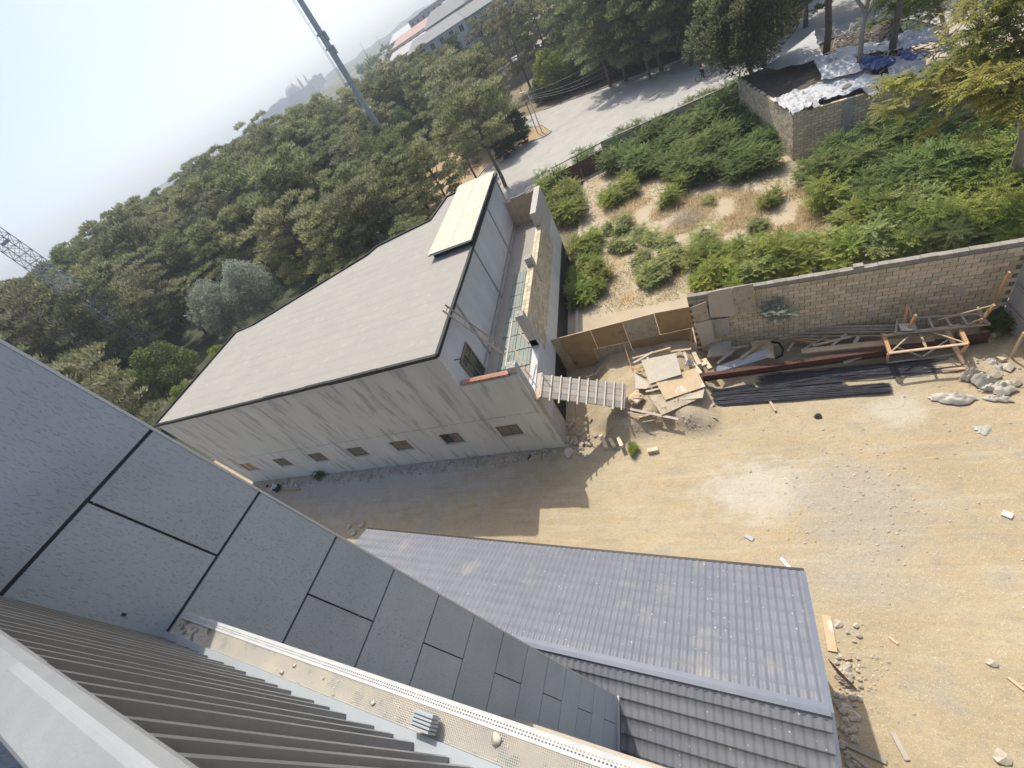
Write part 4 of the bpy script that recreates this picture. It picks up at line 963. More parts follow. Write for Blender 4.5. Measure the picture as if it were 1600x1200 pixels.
# bricks and boards scattered on the sand
lst = [((939, 680), (948, 700), .2, .2, 'block', 'tallest pale block of the three lying below the earth bank', 'stone_block', 'block'), ((953, 686), (960, 698), .18, .2, 'block', 'middle block of the three below the earth bank', 'stone_block', 'block'),
       ((966, 684), (972, 698), .18, .2, 'block', 'right whitish block of the three below the earth bank', 'stone_block', 'block'), ((1012, 705), (1028, 702), .2, .2, 'block', 'single yellow block right of the small green weed', 'stone_block', 'block'),
       ((1389, 995), (1403, 1006), .07, .03, 'wood', 'small brown stick alone on the sand right of the tiled roof', 'stick', 'stick'), ((1291, 962), (1301, 1018), .24, .05, 'ply_tan', 'broad tan plank beside the rake of the tiled roof', 'plank', 'plank'),
       ((1311, 1007), (1326, 1031), .2, .08, 'wood', 'short slanting block of wood beside the broad tan plank', 'wood_block', 'wood block'), ((1220, 872), (1238, 892), .1, .04, 'white', 'white plastic pipe offcut lying beyond the tiled eave', 'pipe_offcut', 'pipe'),
       ((1395, 1145), (1418, 1188), .12, .06, 'wood_grey', 'pale board lying along the edge of the lower shadow', 'plank', 'plank'), ((1566, 801), (1582, 807), .18, .06, 'white', 'small white block alone on the sand at the right', 'block', 'block'),
       ((1318, 1160), (1385, 1190), .13, .06, 'wood_grey', 'long grey board in the shade beside the tiled roof', 'plank', 'plank'), ((1322, 1172), (1372, 1210), .1, .05, 'wood_grey', 'second grey board below the long one in the shade', 'plank', 'plank'),
       ((1322, 1188), (1345, 1215), .12, .05, 'wood_grey', 'lowest grey board cut by the bottom edge of the picture', 'plank', 'plank'), ((1396, 583), (1407, 598), .1, .06, 'wood', 'short pale plank standing off the right end of the steel bars', 'plank', 'plank'),
       ((1472, 580), (1508, 575), .14, .04, 'wood', 'flat board on the sand below the pale trestle', 'plank', 'plank'), ((1560, 562), (1572, 558), .2, .15, 'block', 'yellow block by the panel wall', 'stone_block', 'block'),
       ((760, 712), (800, 715), .07, .05, 'wood_grey', 'grey plank at the wall foot of the rendered building', 'plank', 'plank'), ((825, 718), (829, 711), .1, .06, 'bitumen', 'small black offcut near the rendered wall', 'offcut', 'offcut'),
       ((1164, 836), (1177, 843), .16, .05, 'slab', 'flat broken piece of concrete on the sand beyond the eave', 'concrete_piece', 'rubble'), ((1575, 1058), (1600, 1078), .08, .04, 'wood', 'thin stick at the right edge of the sand', 'stick', 'stick'),
       ((430, 768), (470, 765), .12, .05, 'wood_or', 'brown board lying in front of the crouching person', 'plank', 'plank')]
for a, b, w, h, mn, lb, nm, ct in lst:
    pa = P(*a, .06); z = yz(pa.x, pa.y) + h / 2 + .01
    plank(a, z, b, z, w, h, mn, lb, name=nm, cat=ct)
for i, (px, py, r_, lb) in enumerate([(890, 708, .3, 'greyish boulder just right of the rendered building corner'), (905, 690, .22, 'boulder left of the three pale blocks'), (1278, 650, .16, 'dark clod of tar alone on the sand below the steel bars'),
        (1310, 975, .14, 'yellow stone beside the broad tan plank'), (1568, 1185, .2, 'pale stone near the bottom right corner'), (1550, 1036, .12, 'small yellowish stone on the open sand to the right'), (1322, 1045, .16, 'whitish rubble lump by the slanting wood block'),
        (1552, 590, .2, 'yellow rubble stone right of the biggest white bag'), (1570, 578, .24, 'large yellow rubble stone near the panel wall'), (1548, 530, .3, 'big flat stone in the corner under the leaning board'), (1585, 600, .2, 'yellow stone at the right picture edge'),
        (565, 820, .22, 'first of the stones at the corner of the tiled eave'), (545, 822, .2, 'left stone near the corner of the tiled eave'), (552, 832, .22, 'stone touching the tall wall edge near the tiled eave')]):
    p = P(px, py, .05); mb = MB(); mb.rock((0, 0, 0), r_, t=random.random()); o = mb.build('stone', M['bitumen'] if 'tar' in lb else M['stone'], tint=True); o.location = (p.x, p.y, yz(p.x, p.y) + r_ * .2); tag(o, lb, 'stone')
# small stones: nobody could count them
mb = MB()
for k in range(5200):
    u = random.random()
    if u < .16: p = P(random.gauss(1340, 70), random.gauss(780, 70))
    elif u < .30: x = random.uniform(-34, -7.5); p = Vector((x, random.gauss(11.6, .35), 0))
    elif u < .37: p = P(random.gauss(1550, 30), random.gauss(585, 22))
    elif u < .43: p = P(random.gauss(1350, 25), random.gauss(1060, 60))
    elif u < .50: p = P(random.gauss(940, 30), random.gauss(690, 14))
    elif u < .57: p = P(random.gauss(1020, 50), random.gauss(668, 8), .3)
    else: p = Vector((random.uniform(-30, 14), random.uniform(-4, 15), 0))
    if p.x > 10.3 or p.y > 15 or (p.x < -7.5 and p.y > Y0 - .15): continue
    r_ = .01 + .045 * random.random() ** 5
    if u < .30 and u > .16: r_ *= 1.6
    mb.rock((p.x, p.y, yz(p.x, p.y) + r_ * .2), r_, t=random.random())
mb.build('scattered_pebbles', M['stone'], kind='stuff', tint=True)['label'] = 'loose pebbles and rubble scattered over the sand'
# debris strip of broken reddish bits at the wall foot, and shade rubble by the tiled building
mb = MB()
for k in range(420):
    x = random.uniform(-30, -8); mb.rock((x, random.uniform(11.2, 12.0), .16), random.uniform(.03, .11), t=random.random())
for k in range(90):
    p = P(random.gauss(1325, 10), random.gauss(1095, 45)); mb.rock((p.x, p.y, .03), random.uniform(.03, .11), t=random.random())
for k in range(120):
    p = P(random.gauss(895, 18), random.gauss(680, 14)); mb.rock((p.x, p.y, .0), random.uniform(.04, .15), t=random.random())
mb.build('rubble_heap', M['stone'], kind='stuff', tint=True)['label'] = 'broken rubble along the foot of the walls'
# steel bars leaning at the tiled building corner
for i in range(5):
    plank((1294 + i * 3, 1030 + i * 5), .6, (1330 + i * 2, 1068 + i * 2), .05, .02, .02, 'steel_rust', 'thin rusty bar leaning beside the tiled roof in the fan of five bars', name='rusty_bar', cat='bar', group='fan of rusty bars beside the tiled building')

# =================================================================== LOT: walls, shed, gate
# street-side wall: blocks
nw = thing('street_wall', (0, 47.4, 0), 'low limestone block wall between the street and the overgrown lot', 'wall')
a, b = P(938, 223, 2.0), P(1152, 126, 2.15); a.z = b.z = 0
dN = (b - a).normalized(); nN = Vector((dN.y, -dN.x, 0)); LN = (b - a).length
def nbox(mbx, s0, s1, o0, o1, z0, z1, t=.5, a=None, d=None, n=None):
    a = a or NA; p = [a + d * s0 + n * o0, a + d * s1 + n * o0, a + d * s1 + n * o1, a + d * s0 + n * o1]
    mbx.hexa([(q.x, q.y, z0) for q in p][::-1] + [(q.x, q.y, z1) for q in p][::-1], t)
def block_face(parent, a, b, zt, name='block_course', core_mat='mortar', th=.2, bl=.4, bh=.195, z0=0, ragged=.0):
    d = (b - a).normalized(); n = Vector((d.y, -d.x, 0)); L_ = (b - a).length
    co = MB(); nbox(co, 0, L_, -th, -.012, z0 - .2, zt - .02, a=a, d=d, n=n); co.build('mortar_core', M[core_mat], parent)
    mb = MB(); z = z0; r_ = 0
    while z < zt - .01:
        s = -(bl / 2 if r_ % 2 else 0)
        while s < L_:
            s0, s1 = max(s, 0), min(s + bl, L_)
            if s1 - s0 > .06: 
                j = random.uniform(-.012, .004); jz = random.uniform(-ragged, ragged) if z + bh >= zt - .05 else 0
                nbox(mb, s0 + .012, s1 - .012, -th + .0 + (.004 if r_ % 2 else 0), j, z + .011, min(z + bh, zt) - .011 + jz, random.random(), a=a, d=d, n=n)
            s += bl
        z += bh; r_ += 1
    return mb.build(name, M['blockt'], parent, kind='stuff', tint=True)
block_face(nw, a, b, 2.0, ragged=.05)
mb = MB(); nbox(mb, 0, LN, -.22, .02, 2.0, 2.06, a=a, d=dN, n=nN); mb.build('coping', M['copestone'], nw)
# gate
gt_ = thing('street_gate', P(900, 250, 0), 'dark red-brown metal street gate with an open rail above it', 'gate')
ga, gb_ = P(862, 263, 2.5), P(939, 223, 2.5)
def lz(p, z): return Vector((p.x, p.y, z))
mb = MB(); mb.beam(lz(ga, 2.5), lz(gb_, 2.5), .07, .07); mb.build('top_rail', M['gate'], gt_)
for f in (0, .5, 1): p = ga.lerp(gb_, f); mb = MB(); mb.beam(lz(p, 0), lz(p, 2.5), .07, .07); mb.build('post', M['gate'], gt_)
for f0, f1 in ((.02, .49), (.51, .98)):
    p, q = ga.lerp(gb_, f0), ga.lerp(gb_, f1); mb = MB(); mb.beam(lz(p, .95), lz(q, .95), .03, 1.75); mb.build('leaf', M['gate'], gt_)
# shed with soil and tarps on top
sh = thing('walled_shed', P(1290, 160, 0), 'limestone block enclosure heaped with soil under white and blue tarpaulins', 'shed')
ZS = 3.2
c0, c1, c2, c3 = P(1152, 122, ZS), P(1239, 179, ZS), P(1446, 119, ZS), P(1528, 78, ZS)
for p in (c0, c1, c2, c3): p.z = 0
block_face(sh, c0, c1, ZS, ragged=.04); block_face(sh, c1, c2, ZS, ragged=.04); block_face(sh, c2, c3, ZS, ragged=.04)
pc = P(1240 + 78, 152, ZS); 
sp_ = MB(); pp0 = c1.lerp(c2, .42); d_ = (c2 - c1).normalized(); n_ = Vector((d_.y, -d_.x, 0)); nbox(sp_, 0, .5, .0, .05, 0, ZS + .02, a=pp0, d=d_, n=n_); sp_.build('pilaster', M['concrete_dark'], sh)
# soil fill
U, V = np.meshgrid(np.linspace(0, 1, 60), np.linspace(0, 1, 40))
q = [c0 + Vector((.1, 0, 0)), c1 + Vector((.1, .15, 0)), c2 + Vector((0, .25, 0)), P(1400, 20, ZS) ]
q[3].z = 0
Gs = bil([q[0], q[1], q[2], q[3]], U, V); grid_obj('soil_fill', Gs[0], Gs[1], ZS - .12 + .25 * fbm(Gs[0] * .6, Gs[1] * .6) + .1 * fbm(Gs[0] * 3, Gs[1] * 3), M['dirt_dark'], sh)
def tarp(pxs, z, mname, label, amp=.18, sc_=1.5, cat='tarpaulin', name='tarpaulin', seed=0, drape=None):
    q = [P(*p, z) for p in pxs]; c = sum(q, Vector()) / 4
    U, V = np.meshgrid(np.linspace(0, 1, 44), np.linspace(0, 1, 36))
    du = .05 * vnoise(U * 6 + seed, V * 6) + .04 * vnoise(U * 17 + seed, V * 13); dv = .08 * vnoise(U * 6 + 50 + seed, V * 6)
    G_ = bil(q, U + du, V + dv)
    X_, Y_ = G_[0], G_[1]; n1 = vnoise(X_ * sc_ + seed * 3.3, Y_ * sc_ * 1.4); n2 = vnoise(X_ * sc_ * 3 + seed, Y_ * sc_ * 2.4)
    Z_ = G_[2] + amp * (1.3 * (1 - 2 * np.abs(n1)) * .5 + .35 * (1 - 2 * np.abs(n2)) + .06 * vnoise(X_ * 9, Y_ * 9))
    o = grid_obj(name, X_ - c.x, Y_ - c.y, Z_ - c.z, M[mname], smooth=True); o.location = c; return tag(o, label, cat)
tarp([(1208, 160), (1262, 140), (1290, 158), (1240, 184)], ZS - .05, 'tarp_white', 'crumpled white tarpaulin hanging over the front corner of the soil-filled shed', amp=.35, sc_=2.2, seed=1)
tarp([(1262, 138), (1345, 108), (1392, 128), (1288, 160)], ZS + .0, 'tarp_white', 'broad smooth white tarpaulin across the front of the shed top', amp=.22, sc_=1., seed=2)
tarp([(1272, 100), (1328, 88), (1346, 118), (1284, 132)], ZS + .15, 'tarp_white', 'rounded dusty white cover humped in the middle of the shed top', amp=.5, sc_=.8, seed=3)
tarp([(1195, 108), (1272, 50), (1285, 92), (1215, 110)], ZS + .4, 'tarp_grey', 'grey translucent sheet sloping up at the back left of the shed', amp=.12, sc_=.7, seed=4)
tarp([(1345, 88), (1400, 96), (1395, 108), (1344, 114)], ZS + .2, 'tarp_blue', 'dark blue tarpaulin beside the thin bare tree on the shed', amp=.3, sc_=1.5, seed=5)
tarp([(1405, 84), (1455, 88), (1452, 96), (1408, 97)], ZS + .25, 'tarp_blue', 'bright blue tarpaulin at the right end of the shed top', amp=.25, sc_=1.7, seed=6)
tarp([(1380, 100), (1440, 92), (1445, 116), (1390, 130)], ZS + .1, 'tarp_grey', 'grey-white sacking bunched over the shed wall right of the white sheets', amp=.4, sc_=2, seed=7)
tarp([(1300, 80), (1400, 66), (1420, 80), (1330, 92)], ZS + .2, 'tarp_white', 'long white sheet lying behind the bare tree on the shed', amp=.25, sc_=1.2, seed=8)
tarp([(1395, 60), (1450, 50), (1470, 68), (1410, 82)], ZS + .3, 'tarp_white', 'torn white plastic at the far back of the shed heap', amp=.35, sc_=2.5, seed=9)
tarp([(1425, 96), (1445, 92), (1446, 120), (1432, 128)], ZS + .05, 'bag', 'beige sack hanging down over the right part of the shed wall', amp=.3, sc_=2, seed=10, cat='sack', name='hanging_sack')
for (pxs, lb) in (([(1345, 137), (1362, 128), (1374, 146), (1358, 150)], 'stacked grey fibre sheets on the shed wall edge in the middle'), ([(1362, 126), (1388, 116), (1394, 130), (1374, 140)], 'grey corrugated fibre sheets at the right of the white tarpaulin'), ([(1264, 155), (1272, 152), (1282, 166), (1272, 170)], 'small grey sheet lying on the crumpled front tarpaulin')):
    sheet(pxs[::-1], [ZS + .12] * 4, 'slate', 'fibre_sheet', lb, cat='fibre sheet', th=.05)
for i, (px, py, r_, lb) in enumerate([(1322, 136, .3, 'flat stone weighing down the broad white tarpaulin'), (1357, 111, .3, 'rock beside the dark blue tarpaulin'), (1337, 113, .22, 'reddish piece at the foot of the thin bare tree')]):
    p = P(px, py, ZS + .15); mb = MB(); mb.rock((0, 0, 0), r_, t=.5); o = mb.build('stone', M['stone'], tint=True); o.location = p; tag(o, lb, 'stone')
mb = MB()
for k in range(260):
    px, py = random.uniform(1300, 1490), random.uniform(45, 105); p = P(px, py, ZS + .1); a_ = random.uniform(0, 6.28); L_ = random.uniform(.3, 1.4)
    mb.beam(p, p + Vector((math.cos(a_) * L_, math.sin(a_) * L_, random.uniform(0, .4))), .05, .04)
mb.build('scrap_heap', M['wood_grey'], kind='stuff')['label'] = 'tangle of scrap sticks and laths on the back of the shed'
# kerb strip at the annex foot
kb = MB(); side_box(kb, 17.9, 30, .0, .25, -7.0, -6.8); tag(kb.build('trench_kerb', M['kerb']), kind='structure')

# =================================================================== VEGETATION PROTOTYPES
def tube_tree(h, r0, bends, limbs, seed, r1=.25):
    rs = np.random.default_rng(seed); mb = MB()
    n = 7; pts = [Vector((0, 0, -.2))]; 
    dx, dy = rs.uniform(-1, 1, 2) * bends
    for i in range(1, n + 1):
        f = i / n; pts.append(Vector((dx * f * f * h + .15 * math.sin(f * 5 + seed), dy * f * f * h + .12 * math.cos(f * 4 + seed), h * f)))
    mb.tube(pts, [r0 * (1 - (1 - r1) * i / n) for i in range(n + 1)], n=8)
    return mb, pts, rs
def make_pine(seed, h=12., cr=3.6, trunk_frac=.35, nclump=70, per=150, leafmat='pine_a', L=.42, w=.16, label='pine'):
    mb, pts, rs = tube_tree(h * .93, .24, .06, 0, seed, .2)
    def at_(f):
        x = f * (len(pts) - 1); i = min(int(x), len(pts) - 2); return pts[i].lerp(pts[i + 1], x - i)
    cl = []; 
    nl = 26
    for k in range(nl):
        f = trunk_frac + (1 - trunk_frac) * (k + rs.uniform(0, .6)) / nl; p = at_(min(f, .99)); az = k * 2.4 + rs.uniform(-.5, .5)
        g = (f - trunk_frac) / (1 - trunk_frac)
        ln = cr * (math.sin(math.pi * min(.98, .18 + .72 * g)) ** .8) * rs.uniform(.7, 1.12)
        up = .25 + .55 * g
        e = p + Vector((math.cos(az) * ln, math.sin(az) * ln, ln * up)); mid = p.lerp(e, .5) + Vector((0, 0, -.12 * ln))
        mb.tube([p, mid, e], [.07, .05, .02], n=5, cap=False)
        for t, s_ in ((1., .95), (.78, .85), (.55, .75)):
            if rs.random() < (1 if t > .9 else .85):
                q = p.lerp(e, t) + Vector(rs.normal(0, .3, 3)); cl.append((q, rs.uniform(.65, 1.15) * s_))
    cl.append((at_(1) + Vector((0, 0, .4)), .9))
    c = []; d = []; t = []; 
    for q, r_ in cl:
        n = int(per * r_ * r_ * 1.5)
        v = unit(rs.normal(size=(n, 3))); v[:, 2] = np.abs(v[:, 2]) * .8 + v[:, 2] * .2; v = unit(v)
        rad = r_ * rs.uniform(.45, 1.0, n)[:, None] * np.array([1.15, 1.15, .75])
        c.append(np.array(q) + v * rad); dd = unit(v + np.array([0, 0, .9]) + rs.normal(0, .45, (n, 3))); d.append(dd)
        t.append(np.clip(rs.uniform(.2, .8) + rs.normal(0, .18, n), 0, 1))
    c = np.concatenate(c); d = np.concatenate(d); t = np.concatenate(t)
    root = thing('pine_tree', (0, 0, -900), label, 'tree'); ORG[root.name] = Vector((0, 0, 0))
    mb.build('trunk', M['bark'], root, smooth=True)
    me = leaves_mesh('crown', c, d, rs.uniform(.7, 1.3, len(c)) * L, rs.uniform(.8, 1.3, len(c)) * w, M[leafmat], t); o = bpy.data.objects.new('crown', me); C.objects.link(o); o.parent = root
    return root
def make_broad(seed, h=7., cr=3., leafmat='fresh_leaf', n=9000, tf=.25, L=.2, w=.1, cz=None, name='broadleaf_tree', lumps=26, bark='bark_pale', r0=.16):
    mb, pts, rs = tube_tree(h * .7, r0, .05, 0, seed, .35)
    top = pts[-1]; cl = []
    for k in range(lumps):
        az = k * 2.4; z = h * (tf + (1 - tf) * ((k + .5) / lumps)); g = (z / h - tf) / (1 - tf); rr_ = cr * math.sin(math.pi * (.15 + .8 * g)) ** .7 * rs.uniform(.35, .95)
        q = Vector((math.cos(az) * rr_, math.sin(az) * rr_, z)); cl.append((q, rs.uniform(.5, .9) * cr * .38))
        x = (z * .55) / (h * .7) * (len(pts) - 1); i = min(int(x), len(pts) - 2); p = pts[i].lerp(pts[i + 1], x - i)
        mb.tube([p, p.lerp(q, .6) + Vector((0, 0, .15)), q], [.06, .04, .015], n=5, cap=False)
    c = []; d = []; t = []; tot = sum(r_ ** 2 for _, r_ in cl)
    for q, r_ in cl:
        k = int(n * r_ * r_ / tot); v = unit(rs.normal(size=(k, 3))); rad = r_ * rs.uniform(.3, 1., k)[:, None] ** .5
        c.append(np.array(q) + v * rad); d.append(unit(v * .6 + rs.normal(0, .7, (k, 3)) + [0, 0, -.1])); t.append(np.clip(rs.uniform(.25, .75) + rs.normal(0, .15, k), 0, 1))
    c = np.concatenate(c); d = np.concatenate(d); t = np.concatenate(t)
    root = thing(name, (0, 0, -900), name, 'tree'); ORG[root.name] = Vector((0, 0, 0)); mb.build('trunk', M[bark], root, smooth=True)
    me = leaves_mesh('crown', c, d, rs.uniform(.7, 1.3, len(c)) * L, w, M[leafmat], t); o = bpy.data.objects.new('crown', me); C.objects.link(o); o.parent = root
    return root
def frond_quads(rs, base, dirv, length, npair=7, lw=.05, ll=.13, droop=.5):
    """pinnate frond as diamond leaflets"""
    out = []; d = np.array(dirv, float); d /= np.linalg.norm(d); p = np.array(base, float); up = np.array([0, 0, 1.])
    side = np.cross(d, up); side /= np.linalg.norm(side) + 1e-6; st = length / npair
    for i in range(npair):
        f = i / npair; dd = d - up * droop * f; dd /= np.linalg.norm(dd); p = p + dd * st
        s = ll * (1 - .45 * f) * rs.uniform(.85, 1.15)
        for sg in (-1, 1):
            ld = side * sg + dd * .35 - up * (.25 + .2 * rs.random()); ld /= np.linalg.norm(ld)
            wv2 = dd * lw * .5
            out.append([p, p + ld * s * .4 + wv2, p + ld * s, p + ld * s * .4 - wv2])
    p2 = p + dd * ll; out.append([p, p + dd * ll * .4 + side * lw * .5, p2, p + dd * ll * .4 - side * lw * .5])
    return out
def make_shrub(seed, h=1.4, spread=.8, stems=6, fr=11, flen=.55, leafmat='ail_bright', name='shrub', ll=.15, lw=.06, layers=3):
    rs = np.random.default_rng(seed); mb = MB(); quads = []; tints = []
    for s in range(stems):
        az = s * 2.4 + rs.uniform(-.4, .4); rr_ = spread * math.sqrt((s + .3) / stems); hh = h * rs.uniform(.6, 1.05) * (1 - .3 * rr_ / spread)
        top = Vector((math.cos(az) * rr_, math.sin(az) * rr_, hh)); b0 = Vector((math.cos(az) * rr_ * .35, math.sin(az) * rr_ * .35, -.1))
        mb.tube([b0, b0.lerp(top, .5) + Vector((0, 0, .05)), top], [.018, .014, .008], n=4, cap=False)
        tt = rs.uniform(.2, .8)
        for ly in range(layers):
            pz = b0.lerp(top, 1 - ly * .27)
            for k in range(fr):
                a = k * 2 * math.pi / fr + rs.uniform(-.3, .3) + ly; el = rs.uniform(.15, .9) if ly == 0 else rs.uniform(-.15, .5)
                q = frond_quads(rs, pz, (math.cos(a) * math.cos(el), math.sin(a) * math.cos(el), math.sin(el)), flen * rs.uniform(.7, 1.15), ll=ll, lw=lw)
                quads += q; tints += [float(np.clip(tt + rs.normal(0, .15), 0, 1))] * len(q)
    root = thing(name, (0, 0, -900), name, 'shrub'); ORG[root.name] = Vector((0, 0, 0)); mb.build('stem', M['bark_pale'], root)
    me = quads_mesh('crown', np.array(quads).reshape(-1, 3), M[leafmat], tints); o = bpy.data.objects.new('crown', me); C.objects.link(o); o.parent = root
    return root
pines = [make_pine(11, 12, 4.3, .2, leafmat='pine_a'), make_pine(12, 11, 4.6, .18, leafmat='pine_b'), make_pine(13, 13, 4.0, .24, leafmat='pine_c'), make_pine(14, 10.5, 4.4, .14, leafmat='pine_a', per=160), make_pine(15, 12, 4.1, .22, leafmat='pine_b')]
tallpine = make_pine(21, 13, 4.2, .5, leafmat='pine_b', L=.4, w=.12, per=190); leanpine = make_pine(23, 13.5, 2.7, .62, leafmat='pine_b', L=.4, w=.13, per=170); darkconifer = make_pine(22, 13, 2.2, .05, leafmat='pine_dark', per=170)
fresh = make_broad(31, 6.5, 3.0, 'fresh_leaf', 10000, L=.28, w=.13); olive = make_broad(32, 6.5, 3.2, 'olive_leaf', 10000, L=.3, w=.1, lumps=34, name='olive_tree')
dusty = make_broad(33, 7.5, 3.4, 'dusty_leaf', 11000, L=.24, w=.12); hedge = make_broad(34, 3.2, 2.3, 'hedge_leaf', 8000, tf=.02, L=.2, w=.12, name='hedge_bush', lumps=30)
shr_b = [make_shrub(41, 1.5, .85), make_shrub(42, 1.2, .9, stems=7), make_shrub(43, 1.9, .7, stems=5, flen=.65)]
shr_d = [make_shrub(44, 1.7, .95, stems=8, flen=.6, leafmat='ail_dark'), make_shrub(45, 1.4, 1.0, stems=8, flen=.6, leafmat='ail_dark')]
shr_p = [make_shrub(46, 1.4, .9, stems=7, leafmat='ail_pale'), make_shrub(47, 1.1, .8, stems=7, leafmat='ail_pale', flen=.45)]
shr_y = make_shrub(48, 1.2, .6, stems=5, leafmat='ail_yellow')
PROT = pines + [tallpine, leanpine, darkconifer, fresh, olive, dusty, hedge] + shr_b + shr_d + shr_p + [shr_y]

def gzt(x, y): return float(terrain_z(np.array([x]), np.array([y]))[0]) - .05
def put(proto, xy, s=1., label=None, group=None, rz=None, z=None, crown_mat=None):
    zz = gzt(*xy) if z is None else z
    return copy_tree(proto, (xy[0], xy[1], zz), rz if rz is not None else random.uniform(0, 6.28), s, label, group, crown_mat)

# ---- the wood
forest = [(-500, 1000), (245, 760), (420, 660), (640, 480), (730, 380), (745, 320), (765, 268), (800, 228), (800, 180), (760, 120), (690, 145), (620, 150), (560, 130), (300, 300), (0, 500), (-500, 830)]
pts = []
for i in range(60):
    for j in range(50):
        x = -170 + i * 5.6 + (j % 2) * 2.8 + random.uniform(-1.4, 1.4); y = -10 + j * 4.9 + random.uniform(-1.3, 1.3)
        back = 21.5 if x < -32 else (21.6 + (x + 32.1) * .46 if x < -22 else (27.3 if x < -16.5 else 31.5))
        if x > -17 or (x > -36.8 and y < back + 2.3): continue
        pr = proj((x, y, gzt(x, y)))
        if pr is None or not inpoly(pr[0], pr[1], forest): continue
        if math.hypot(x, y) > 150: continue
        pts.append((x, y, pr))
special = [P(262, 628), P(395, 470), P(345, 560), P(640, 215), P(300, 620), P(240, 640), P(430, 475), P(370, 500)]
for (x, y, pr) in pts:
    if any(math.hypot(x - q.x, y - q.y) < 5.2 for q in special): continue
    d = math.hypot(x, y); top = proj((x, y, gzt(x, y) + 12))
    hid = False
    for (cx, cy, rr_, dd) in ((262, 590, 66, 69), (400, 462, 80, 73), (345, 555, 42, 64), (640, 200, 46, 112)):
        for hz_ in (3.5, 8):
            mpz = proj((x, y, gzt(x, y) + hz_))
            if mpz and math.hypot(mpz[0] - cx, mpz[1] - cy) < rr_ and d < dd: hid = True
    if hid: continue
    if top and 575 < top[0] < 760 and top[1] < 84 - max(0, top[0] - 690) * .2: continue
    if pr[0] < -160 or top[0] < -120: continue
    # keep the trees on the skyline at the height the photograph shows
    s = random.choice([.72, .85, .95, 1.0, 1.08, 1.2]) * (1.0 if d > 70 else .86)
    if pr[0] > 560: s *= .88
    if d > 110: s *= 1.04
    if d < 48: s *= .8
    if d > 95: zn, lb = 'far', 'grey-green pine on the skyline at the back of the wood'
    elif pr[0] < 200: zn, lb = 'left', 'pine at the left end of the wood beside the lattice tower'
    elif pr[0] > 560: zn, lb = 'right', 'pine in the right part of the wood near the lamp post and the street'
    elif d > 70: zn, lb = 'mid', 'pine in the thick middle of the wood behind the brown roof'
    else: zn, lb = 'near', 'pine in the front row of the wood just behind the brown roof'
    put(random.choice(pines), (x, y), (s * 1.05, s * 1.05, s), lb, {'far': 'pines on the skyline', 'left': 'pines at the left end of the wood', 'right': 'pines near the street', 'mid': 'pines in the middle of the wood', 'near': 'pines just behind the brown roof'}[zn])
put(fresh, (-57.5, 25.6), (1.15, 1.15, 1.05), 'bright green round tree at the left corner of the brown roof')
put(fresh, (-52.5, 22.5), .55, 'smaller bright green bush right beside the round green tree', crown_mat='ail_bright')
put(olive, (-54.3, 40.6), 1.15, 'silvery olive tree behind the middle of the roof edge'); put(olive, (-58.5, 37.6), 1.1, 'second silvery olive tree left of the first one')
put(fresh, (-50, 27.6), .62, 'small yellow-green bush touching the stepped roof edge', crown_mat='ail_yellow')
p = P(655, 235); put(fresh, (p.x, p.y), 1.25, 'light yellow-green broadleaf tree right of the mast foot'); p = P(668, 285); put(fresh, (p.x, p.y + 3), .8, 'low light green tree below the yellow-green one', crown_mat='ail_bright')
p = P(790, 292); put(tallpine, (p.x, p.y), (1.05, 1.05, .82), 'big pine whose bare trunk stands beside the pale bulkhead roof', crown_mat='pine_a', rz=1.)
p = P(668, 330); put(tallpine, (p.x, p.y + .5), (.9, .9, .8), 'pine with a leaning trunk at the back edge of the roof near the bulkhead', rz=2.)
for k, (px, py, s, lb) in enumerate([(805, 235, .45, 'small dark young conifer left on the sandy island'), (822, 225, .4, 'small young conifer nearest the kerb tip of the island'), (790, 248, .5, 'young conifer at the back of the sandy island')]):
    p = P(px, py); put(darkconifer, (p.x, p.y), (s * 1.2, s * 1.2, s), lb)
# ---- trees north of the street
nt_ = [((742, 145), darkconifer, (1.2, 1.2, 1.0), 'tall narrow dark conifer left of the pine grove'), ((790, 135), pines[2], 1.0, 'leftmost dark pine of the grove beyond the street'), ((830, 140), pines[2], 1.05, 'second pine of the grove beyond the street'),
       ((760, 170), pines[1], .8, 'bushy pine in front of the tall narrow conifer'), ((725, 135), pines[0], .85, 'pine just right of the red roofed house'), ((775, 110), pines[3], .9, 'pine at the back left of the grove beyond the street'), ((845, 85), pines[1], .95, 'pine at the back right of the grove beyond the street'), ((810, 100), pines[2], .9, 'pine in the middle back of the grove beyond the street'), ((862, 110), pines[0], 1.05, 'third pine of the grove beyond the street'), ((905, 95), pines[0], 1.1, 'fourth pine of the grove beyond the street'), ((700, 150), pines[0], .75, 'isolated pine by the red roofed house'), ((665, 165), pines[4], .8, 'dark pine left of the isolated one in front of the houses')]
for (px, py), pr_, s, lb in nt_:
    p = P(px, py); put(pr_, (p.x, p.y), s, lb)
for k, (px, py, s, lb) in enumerate([(868, 158, 1.0, 'bright green bushy tree at the left end of the street hedge'), (905, 140, .9, 'second green bushy tree on the street hedge')]):
    p = P(px, py); put(fresh, (p.x, p.y + 2), s, lb, crown_mat='ail_bright')
for k, (px, py, s, lb) in enumerate([(930, 132, 1.05, 'dusty olive-green tree with drooping branches by the street'), (965, 118, 1.15, 'larger dusty green tree right of the drooping one'), (900, 95, 1.2, 'dusty tree standing behind the street hedge')]):
    p = P(px, py); put(dusty, (p.x, p.y + 2.5), s, lb)
for k in range(11):
    f = k / 10; p = P(852 + f * 235, 160 - f * 84); put(hedge, (p.x, p.y + 1.6), (1, 1, .8 + random.uniform(0, .25)), 'dark green hedge bush in the row along the far side of the street', 'hedge bushes along the street')
